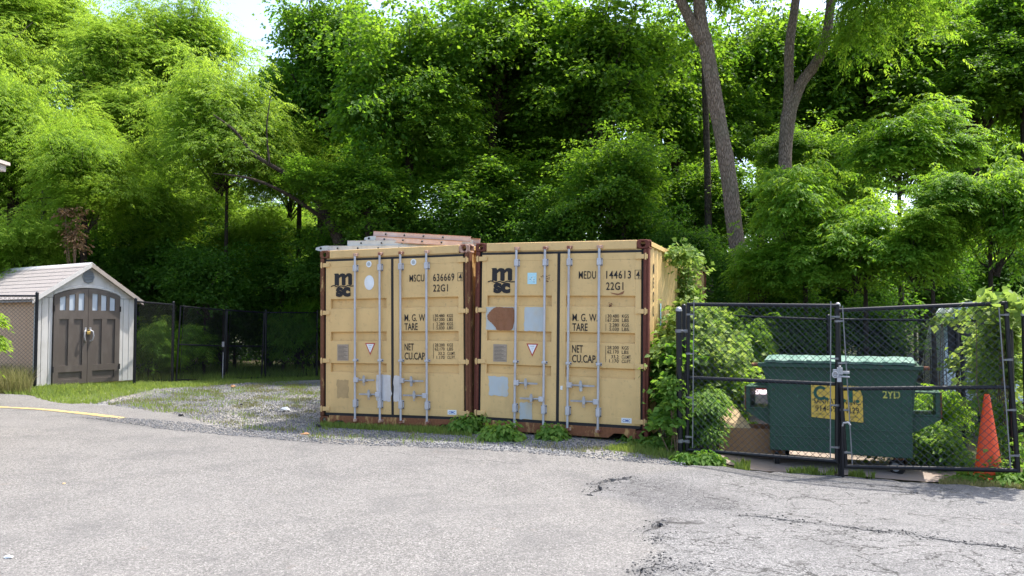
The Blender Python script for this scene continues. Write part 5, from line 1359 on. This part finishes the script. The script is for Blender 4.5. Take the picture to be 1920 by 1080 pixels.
# bare grey twigs in the gap of the pale trees
b0 = wp(222, 600, 26); base = Vector((b0.x, 26, tz1(b0.x, 26)))
tw = thing('tree', 'bare grey twiggy tree in the gap between the pale trees', 'tree', base)
mb = MB(); knobbly(mb, [(0, 0, -.1), W_(226, 300, 26, base), W_(230, 180, 26, base), W_(235, 90, 26, base)], [.13, .10, .06, .02], rg, 8)
for k in range(12):
    y0 = rg.uniform(120, 260); e = (232 + rg.normal(0, 34), y0 - rg.uniform(20, 70)); knobbly(mb, [W_(229, y0, 26, base), W_((229 + e[0]) / 2, (y0 + e[1]) / 2 - 14, 26 + rg.normal(0, .3), base), W_(*e, 26 + rg.normal(0, .6), base)], [.035, .022, .008], rg, 5, 4)
mb.build('trunk', M['bark'], tw)

# ------------------------------------------------------------------ vines, weeds, ground plants
def plant(name, label, cat, base, blobs, kind, n_cl, per, cl_r, L, W, mat, seed, group=None, stems=6, flat=.5, wild=.6, droop=.3, stem_r=.008, pairs=2, rl=.14):
    o = thing(name, label, cat, base, group=group); b = Vector(base)
    bl = [(tuple(Vector(c) - b), r) for c, r in blobs]
    if kind == 'simple': V, T, tint, C = simple_crown(seed, bl, n_cl, per, cl_r, flat, L, W, droop, wild)
    else: V, T, tint, C = compound_crown(seed, bl, n_cl, per, cl_r, flat, rl, pairs, L, W, droop, .5)
    f = bpy.data.objects.new('foliage', np_mesh('foliage', V, T, M[mat], tint)); link(f, o)
    if stems:
        rg = np.random.default_rng(seed + 7); mb = MB()
        for i in rg.choice(len(C), min(stems, len(C)), replace=False):
            e = Vector(C[i]); s = Vector((e.x * .5 + rg.normal(0, .04), e.y * .5 + rg.normal(0, .04), -.02)); m1 = s.lerp(e, .5) + Vector((rg.normal(0, .05), rg.normal(0, .05), .03)); mb.path([s, m1, e], [stem_r, stem_r * .8, stem_r * .4], 5)
        mb.build('stem', M['stem'], o)
    return o
def G(p): return (p.x, p.y, tz1(p.x, p.y))
def cw(x, y, z, base=PR, yaw=YAW_R): return Vector(c2w(base, yaw, x, y, z))
# ivy over the right container's side wall
plant('ivy', 'climbing ivy spilling over the top rail and side of the right container', 'ivy', cw(CW + .12, 2.7, -.04),
      [(cw(CW + .06, 1.9, 2.50), (.10, 1.0, .07)), (cw(CW + .10, 2.7, 2.1), (.14, .35, .5)), (cw(CW + .14, 2.6, 1.55), (.18, .55, .45)), (cw(CW + .02, 3.6, 2.58), (.10, .7, .10))], 'simple', 150, 22, .16, .085, .075, 'leaf_vine', 61, wild=.9, stems=10)
plant('ivy', 'thick pale-leaved ivy bank between the right container and the left gate post', 'ivy', (2.35, 11.0, tz1(2.35, 11.0)),
      [((2.25, 10.9, 1.35), (.40, .55, .48)), ((2.38, 10.7, 1.1), (.36, .45, .5)), ((2.52, 11.0, .8), (.40, .45, .8)), ((2.95, 11.5, 1.25), (.45, .6, .45)), ((2.6, 11.2, 1.6), (.45, .6, .28))], 'simple', 210, 34, .22, .085, .075, 'leaf_vine', 62, wild=.85, stems=14)
plant('vine', 'dark green creeper hanging against the lower side of the right container', 'vine', (1.98, 10.35, tz1(1.98, 10.35)),
      [((1.98, 10.5, .95), (.14, .25, .50)), ((2.02, 10.3, .55), (.13, .2, .45)), ((2.1, 10.2, 1.15), (.10, .2, .25))], 'simple', 52, 22, .15, .095, .08, 'leaf_dark', 63, wild=.8, stems=8)
plant('vine', 'yellow-green creeper climbing the left gate post', 'vine', (2.02, 9.78, tz1(2.02, 9.78)),
      [((1.98, 9.74, .92), (.09, .08, .30)), ((1.93, 9.74, .62), (.12, .10, .26)), ((1.86, 9.74, .40), (.15, .10, .15))], 'simple', 46, 12, .10, .085, .06, 'leaf_weed', 64, wild=.8, stems=6)
plant('weed', 'bright tall weed with pale lance leaves behind the left gate leaf', 'weed', (2.55, 10.05, tz1(2.55, 10.05)),
      [((2.36, 10.0, .28), (.17, .2, .42)), ((2.42, 10.1, .6), (.16, .2, .22))], 'compound', 60, 12, .16, .085, .030, 'leaf_weed', 65, stems=12, pairs=3, rl=.16)
plant('weed', 'green weed clump between the cardboard box and the side fence', 'weed', (2.95, 11.1, tz1(2.95, 11.1)),
      [((2.95, 11.1, .45), (.40, .35, .55)), ((3.15, 11.5, .7), (.4, .3, .5))], 'simple', 80, 22, .2, .10, .07, 'leaf_bush', 66, stems=10)
plant('weed', 'low bright weeds behind the right gate beside the dumpster', 'weed', (4.95, 9.85, tz1(4.95, 9.85)),
      [((4.95, 9.8, .05), (.40, .35, .30)), ((5.25, 10.1, .2), (.45, .35, .35)), ((4.85, 10.1, .28), (.3, .3, .25)), ((5.3, 9.6, .0), (.25, .3, .22))], 'simple', 150, 22, .15, .075, .05, 'leaf_weed', 67, stems=14)
plant('weed', 'taller dark weeds between the pale van and the dumpster', 'weed', (5.6, 10.9, tz1(5.6, 10.9)),
      [((5.6, 10.9, .35), (.6, .4, .5)), ((5.0, 11.2, .4), (.4, .35, .45))], 'compound', 90, 12, .22, .10, .03, 'leaf_bush', 68, stems=12, pairs=3, rl=.2)
plant('weed', 'leafy weeds around the foot of the traffic cone', 'weed', (5.55, 9.05, tz1(5.55, 9.05)),
      [((5.58, 9.05, .1), (.16, .2, .25)), ((5.66, 9.3, .35), (.18, .3, .4)), ((5.35, 8.8, -.08), (.30, .12, .09))], 'simple', 60, 18, .12, .07, .05, 'leaf_weed', 69, stems=10)
# vine over the right fence and post, with its big leaves as single pieces
vp = (5.75, 9.4, tz1(5.75, 9.4))
vine = plant('vine', 'sprawling yellow-green grape vine over the right gate post and side fence', 'vine', vp,
      [((5.60, 8.95, 1.72), (.26, .5, .13)), ((5.75, 9.4, 1.35), (.12, .55, .35)), ((5.80, 9.45, .95), (.09, .3, .55)), ((5.98, 9.95, 1.15), (.09, .3, .45)), ((6.2, 10.5, 1.25), (.09, .3, .4)), ((5.15, 8.72, 1.72), (.35, .10, .06))], 'simple', 190, 17, .17, .085, .075, 'leaf_vine', 70, wild=.95, stems=14, stem_r=.007)
def vine_leaf():
    pts = [(0, 0), (.18, -.14), (.42, -.12), (.50, .10), (.40, .30), (.44, .46), (.22, .60), (.10, .80), (0, 1.0), (-.10, .80), (-.22, .60), (-.44, .46), (-.40, .30), (-.50, .10), (-.42, -.12), (-.18, -.14)]
    vs = [(0, .35, .0)] + [(x, y, .10 * abs(x) * 2 - .12 * max(0, y) ** 2) for x, y in pts]; n = len(pts)
    me = bpy.data.meshes.new('leaf'); me.from_pydata(vs, [], [(0, 1 + i, 1 + (i + 1) % n) for i in range(n)]); a = me.attributes.new('tint', 'FLOAT', 'POINT'); a.data.foreach_set('value', np.full(len(vs), .55, np.float32)); me.materials.append(M['leaf_vine']); return me
VLEAF = vine_leaf(); rg = np.random.default_rng(77)
for k in range(120):
    u = rg.random()
    if u < .5: p = (rg.normal(5.50, .16), rg.normal(8.45, .12), rg.normal(1.70, .12))
    elif u < .8: p = (rg.normal(5.46, .06), rg.normal(8.42, .10), rg.uniform(.5, 1.6))
    else: p = (rg.uniform(5.0, 5.5), rg.normal(8.5, .06), rg.normal(1.76, .04))
    o = bpy.data.objects.new('leaf', VLEAF); link(o, vine); o.location = Vector(p) - Vector(vp); s = rg.uniform(.06, .125); o.scale = (s, s, s)
    o.rotation_euler = (rg.uniform(.3, 1.5), rg.normal(0, .5), rg.normal(0, .9) + math.pi * (rg.random() < .5))
plant('vine', 'thin leafy vine strands on the rear fence in front of the pale van', 'vine', (6.35, 11.85, tz1(6.35, 11.85)),
      [((6.50, 12.0, 1.60), (.18, .08, .05)), ((6.66, 11.95, 1.0), (.08, .1, .35))], 'simple', 24, 9, .14, .085, .075, 'leaf_vine', 71, wild=.9, stems=8)
# creepers at the container fronts
def gplant(px, py, rx, rz, label, seed, mat='leaf_weed', n=36, per=12, L=.085, W=.05, grp='creeper plants at the foot of the containers'):
    p = gp(px, py); plant('creeper_plant', label, 'creeper', G(p), [((p.x, p.y, tz1(p.x, p.y) + rz * .45), (rx, rx * .6, rz * .6))], 'compound', n, per, .11, L, W, mat, seed, grp, stems=5, pairs=1, rl=.09)
gplant(938, 822, .25, .20, 'bushy bright creeper at the left foot of the right container', 80)
gplant(1030, 820, .19, .17, 'smaller bright creeper below the door joint of the right container', 81, n=26)
gplant(872, 810, .09, .28, 'thin creeper rising in the gap of the two containers', 82, n=18)
gplant(905, 806, .10, .30, 'slender leafy sprig against the left post of the right container', 83, n=12)
gplant(1195, 826, .16, .22, 'bright creeper at the right foot of the right container', 84, n=22)
gplant(1250, 838, .28, .13, 'low creeper carpet just left of the gate post', 85, n=34)
gplant(1312, 866, .20, .12, 'low creeper at the foot of the left gate leaf', 86, n=22)
gplant(1835, 900, .32, .09, 'low creeper under the right gate below the traffic cone', 87, n=36)
gplant(1900, 905, .25, .12, 'low creeper at the foot of the right gate post', 88, n=28)
p = gp(8, 722); plant('weed', 'pale leafy sapling in front of the fence at the left edge', 'weed', (-9.4, 14.2, tz1(-9.4, 14.2)), [((-9.36, 14.2, 1.2), (.16, .2, .38)), ((-9.40, 14.2, 1.7), (.12, .15, .2)), ((-9.42, 14.2, .7), (.16, .2, .3))], 'compound', 34, 10, .15, .10, .036, 'leaf_feather', 90, stems=8, pairs=2)
# dead brown vine hanging in the pale trees above the shed
b0 = wp(140, 430, 19.0); plant('dead_branch', 'dead brown leafy branch hanging in the pale tree above the shed', 'branch', (b0.x, 19.0, b0.z - 1.0), [((b0.x, 19.0, b0.z), (.20, .2, .65)), ((wp(120, 400, 19).x, 19.0, b0.z + .4), (.12, .12, .4))], 'simple', 40, 14, .16, .10, .05, 'leaf_dead', 91, stems=8)

# ------------------------------------------------------------------ grass, pebbles, crumbs
def blades(name, P, hmin, hmax, w, mat, seed, label, cat='grass', lean=.45):
    rg = np.random.default_rng(seed); n = len(P); z = tz(P[:, 0], P[:, 1]); h = rg.uniform(hmin, hmax, n); a = rg.uniform(0, 6.28, n); b = rg.uniform(0, 6.28, n)
    base = np.stack([P[:, 0], P[:, 1], z - .012], 1); s = np.stack([np.cos(a), np.sin(a), 0 * a], 1) * (w * rg.uniform(.6, 1.3, n))[:, None]; d = np.stack([np.cos(b), np.sin(b), 0 * b], 1)
    l1 = rg.uniform(.05, lean, n); midp = base + d * (h * l1 * .35)[:, None] + np.stack([0 * h, 0 * h, h * .6], 1); tip = base + d * (h * l1)[:, None] + np.stack([0 * h, 0 * h, h], 1)
    V = np.stack([base - s, base + s, midp + s * .7, midp - s * .7, tip], 1).reshape(-1, 3); o = np.arange(n)[:, None] * 5
    T = np.stack([o + [0, 1, 2], o + [0, 2, 3], o + [3, 2, 4]], 1).reshape(-1, 3); tint = np.repeat(np.clip(rg.normal(.5, .22, n), 0, 1), 5)
    ob = bpy.data.objects.new(name, np_mesh(name, V, T, M[mat], tint)); link(ob); tag(ob, label, cat, kind='stuff'); return ob
def scatter(rg, n, poly, dens=None):
    poly = [tuple(p[:2]) for p in poly]; A = np.array(poly); lo, hi = A.min(0), A.max(0); out = []
    tot = 0
    while tot < n:
        P = rg.uniform(lo, hi, (n, 2)); P = P[pip(P, poly)]
        if dens is not None: P = P[rg.random(len(P)) < dens(P)]
        out.append(P); tot += len(P)
        if len(out) > 60: break
    return np.concatenate(out)[:n]
def patchy(sc, thr, ph=0.0):
    def f(P):
        v = np.array([noise.fractal(Vector((x * sc + ph, y * sc, 3.7)), 1.0, 2.0, 4) for x, y in P]); return np.clip((v - thr) / .45, 0, 1) ** 1.5 + .03
    return f
rg = np.random.default_rng(100)
shed_strip = pl((10, 739), (60, 744), (117, 758), (180, 757), (225, 745), (290, 730), (420, 722), (520, 715), (610, 711), (610, 708), (500, 709), (330, 719), (250, 718), (160, 720), (70, 722), (0, 724))
blades('grass', scatter(rg, 17000, shed_strip), .04, .10, .006, 'grass', 1, 'bright short grass along the shed and back gate', lean=1.3)
blades('grass', scatter(rg, 5000, pl((0, 738), (55, 738), (64, 722), (0, 716), (-60, 716), (-60, 738))), .15, .55, .006, 'grass_dry', 2, 'long dry grass below the fence at the left edge', lean=.7)
lot = pl((200, 758), (330, 778), (430, 804), (600, 826), (760, 833), (900, 836), (1000, 842), (1100, 852), (1260, 862)) + [(1.7, 10.3), (-.5, 11.2), (-2.8, 12.0), (-2.6, 13.5)] + pl((598, 716), (500, 716), (330, 730))
blades('grass', scatter(rg, 4500, lot, patchy(1.7, .0)), .025, .075, .0045, 'grass', 3, 'thin green grass growing through the gravel')
blades('grass', scatter(rg, 9000, lot, patchy(1.9, .0, 40)), .02, .06, .0045, 'grass_dry', 4, 'pale dry grass growing through the gravel')
front = pl((600, 800), (700, 806), (800, 812), (885, 818), (885, 806), (800, 803), (700, 798), (602, 794))
blades('grass', scatter(rg, 5200, front), .03, .10, .006, 'grass', 5, 'grass fringe at the foot of the left container')
blades('grass', scatter(rg, 5000, pl((1130, 842), (1200, 850), (1300, 868), (1335, 868), (1330, 850), (1260, 832), (1200, 828))), .02, .08, .006, 'grass', 6, 'grass between the right container and the gate')
for k, (poly, n, lb) in enumerate([([(1376, 882), (1405, 884), (1408, 870), (1380, 868)], 500, 'small grass tuft on the slab edge below the box'), ([(1475, 889), (1565, 893), (1570, 886), (1490, 884)], 1100, 'grass tuft at the slab edge below the gate middle'), ([(1590, 894), (1640, 897), (1640, 891), (1590, 889)], 350, 'sparse grass at the slab edge right of the gate middle')]):
    blades('grass', scatter(rg, int(n * .6), pl(*poly), patchy(5.0, -.05, 3)), .03, .11, .006, 'grass', 20 + k, lb)
blades('grass', scatter(rg, 1800, pl((1760, 908), (1930, 920), (1930, 905), (1770, 898))), .02, .07, .006, 'grass_dry', 30, 'mossy grass at the asphalt edge under the right gate')
blades('grass', scatter(rg, 9000, [(-7.2, 19.2), (-6.0, 22.4), (-2.0, 22.4), (-2.0, 26), (-9, 26), (-10, 19)]), .08, .25, .008, 'grass', 31, 'shaded grass beyond the back gate')
def pebbles(name, P, rmin, rmax, mat, seed, label, off=0.0, flat=.6):
    rg = np.random.default_rng(seed); n = len(P); r = rmin * (rmax / rmin) ** (rg.random(n) ** 1.8); z = tz(P[:, 0], P[:, 1]) + off
    base = np.array([(1, 0, 0), (0, 1, 0), (-1, 0, 0), (0, -1, 0), (0, 0, 1), (0, 0, -1)], float)
    V = base[None] * rg.uniform(.6, 1.25, (n, 6, 1)) * np.array([1, 1, flat]); a = rg.uniform(0, 6.28, n); ca, sa = np.cos(a)[:, None], np.sin(a)[:, None]
    V = np.stack([V[..., 0] * ca - V[..., 1] * sa, V[..., 0] * sa + V[..., 1] * ca, V[..., 2]], -1) * r[:, None, None] + np.stack([P[:, 0], P[:, 1], z + r * flat * .25], 1)[:, None]
    F8 = np.array([(0, 1, 4), (1, 2, 4), (2, 3, 4), (3, 0, 4), (1, 0, 5), (2, 1, 5), (3, 2, 5), (0, 3, 5)]); T = (np.arange(n)[:, None, None] * 6 + F8[None]).reshape(-1, 3)
    ob = bpy.data.objects.new(name, np_mesh(name, V.reshape(-1, 3), T, M[mat], np.repeat(rg.random(n), 6))); link(ob); tag(ob, label, 'gravel', kind='stuff'); return ob
pebbles('gravel', scatter(rg, 7000, pl((120, 757), (205, 757), (330, 776), (420, 790), (420, 724), (330, 726), (225, 737))), .005, .016, 'pebble', 44, 'loose pale stones of the gravel near the shed', -.004)
blades('grass', scatter(rg, 1500, pl((120, 757), (205, 757), (330, 774), (420, 770), (420, 724), (330, 726), (225, 737)), patchy(1.5, -.05, 9)), .03, .07, .005, 'grass', 33, 'patchy grass in the gravel near the shed')
pebbles('gravel', scatter(rg, 34000, lot), .005, .018, 'pebble', 40, 'loose bluish grey gravel stones', -.004)
pebbles('gravel', scatter(rg, 5000, pl((150, 784), (300, 806), (450, 820), (640, 836), (900, 846), (1290, 878), (1290, 870), (900, 836), (640, 826), (420, 802), (240, 785))), .006, .02, 'pebble', 41, 'stones spilled over the asphalt edge', .014)
cr_pts = []
for line, n, s in ((cracks[0][0], 160, .10), (cracks[1][0], 60, .06), (cracks[2][0], 120, .07), (cracks[4][0], 160, .07), (cracks[3][0], 60, .05), (cracks[5][0], 70, .06), (cracks[6][0], 160, .07), (cracks[7][0], 160, .06), (cracks[8][0], 200, .06), (cracks[9][0], 150, .08)):
    L = np.array(densify(line, .02, 0, False)); cr_pts.append(L[rg.integers(0, len(L), n)] + rg.normal(0, s, (n, 2)))
pebbles('gravel', np.concatenate(cr_pts), .003, .014, 'crumb', 42, 'broken asphalt crumbs along the cracks', .012)
pebbles('gravel', scatter(rg, 2600, pl((1190, 900), (1150, 925), (1215, 952), (1300, 958), (1400, 960), (1330, 925), (1260, 900))), .0015, .006, 'crumb', 43, 'loose dark grit in the shallow hollow of the asphalt', .012)
# litter
for px, py, s, m_, lb in ((535, 771, .09, 'white', 'crumpled whitish paper on the gravel'), (437, 727, .08, 'card', 'small brown scrap on the far gravel'), (453, 761, .045, 'rubber', 'black lump on the middle of the gravel'), (340, 782, .06, 'rubber', 'dark flat scrap at the asphalt edge'), (597, 802, .06, 'rubber', 'dark stone near the left container corner'), (572, 817, .05, 'card', 'reddish brown scrap at the front of the gravel'), (16, 1050, .028, 'white', 'thin white feather on the asphalt at the lower left'), (120, 910, .02, 'card_lite', 'tiny yellow leaf on the asphalt at the left')):
    p = gp(px, py); o = thing('litter', lb, 'litter', (p.x, p.y, tz1(p.x, p.y) + .014), rt_.uniform(0, 6)); r_ = np.random.default_rng(px)
    mb = MB(); mb.sphere((0, 0, s * .2), s, 9, 6, .32); mb.v = [(x * (1 + r_.normal(0, .22)), y * .6 * (1 + r_.normal(0, .2)), max(0, z * (1 + r_.normal(0, .3)))) for x, y, z in mb.v]; mb.build('scrap', M[m_], o)
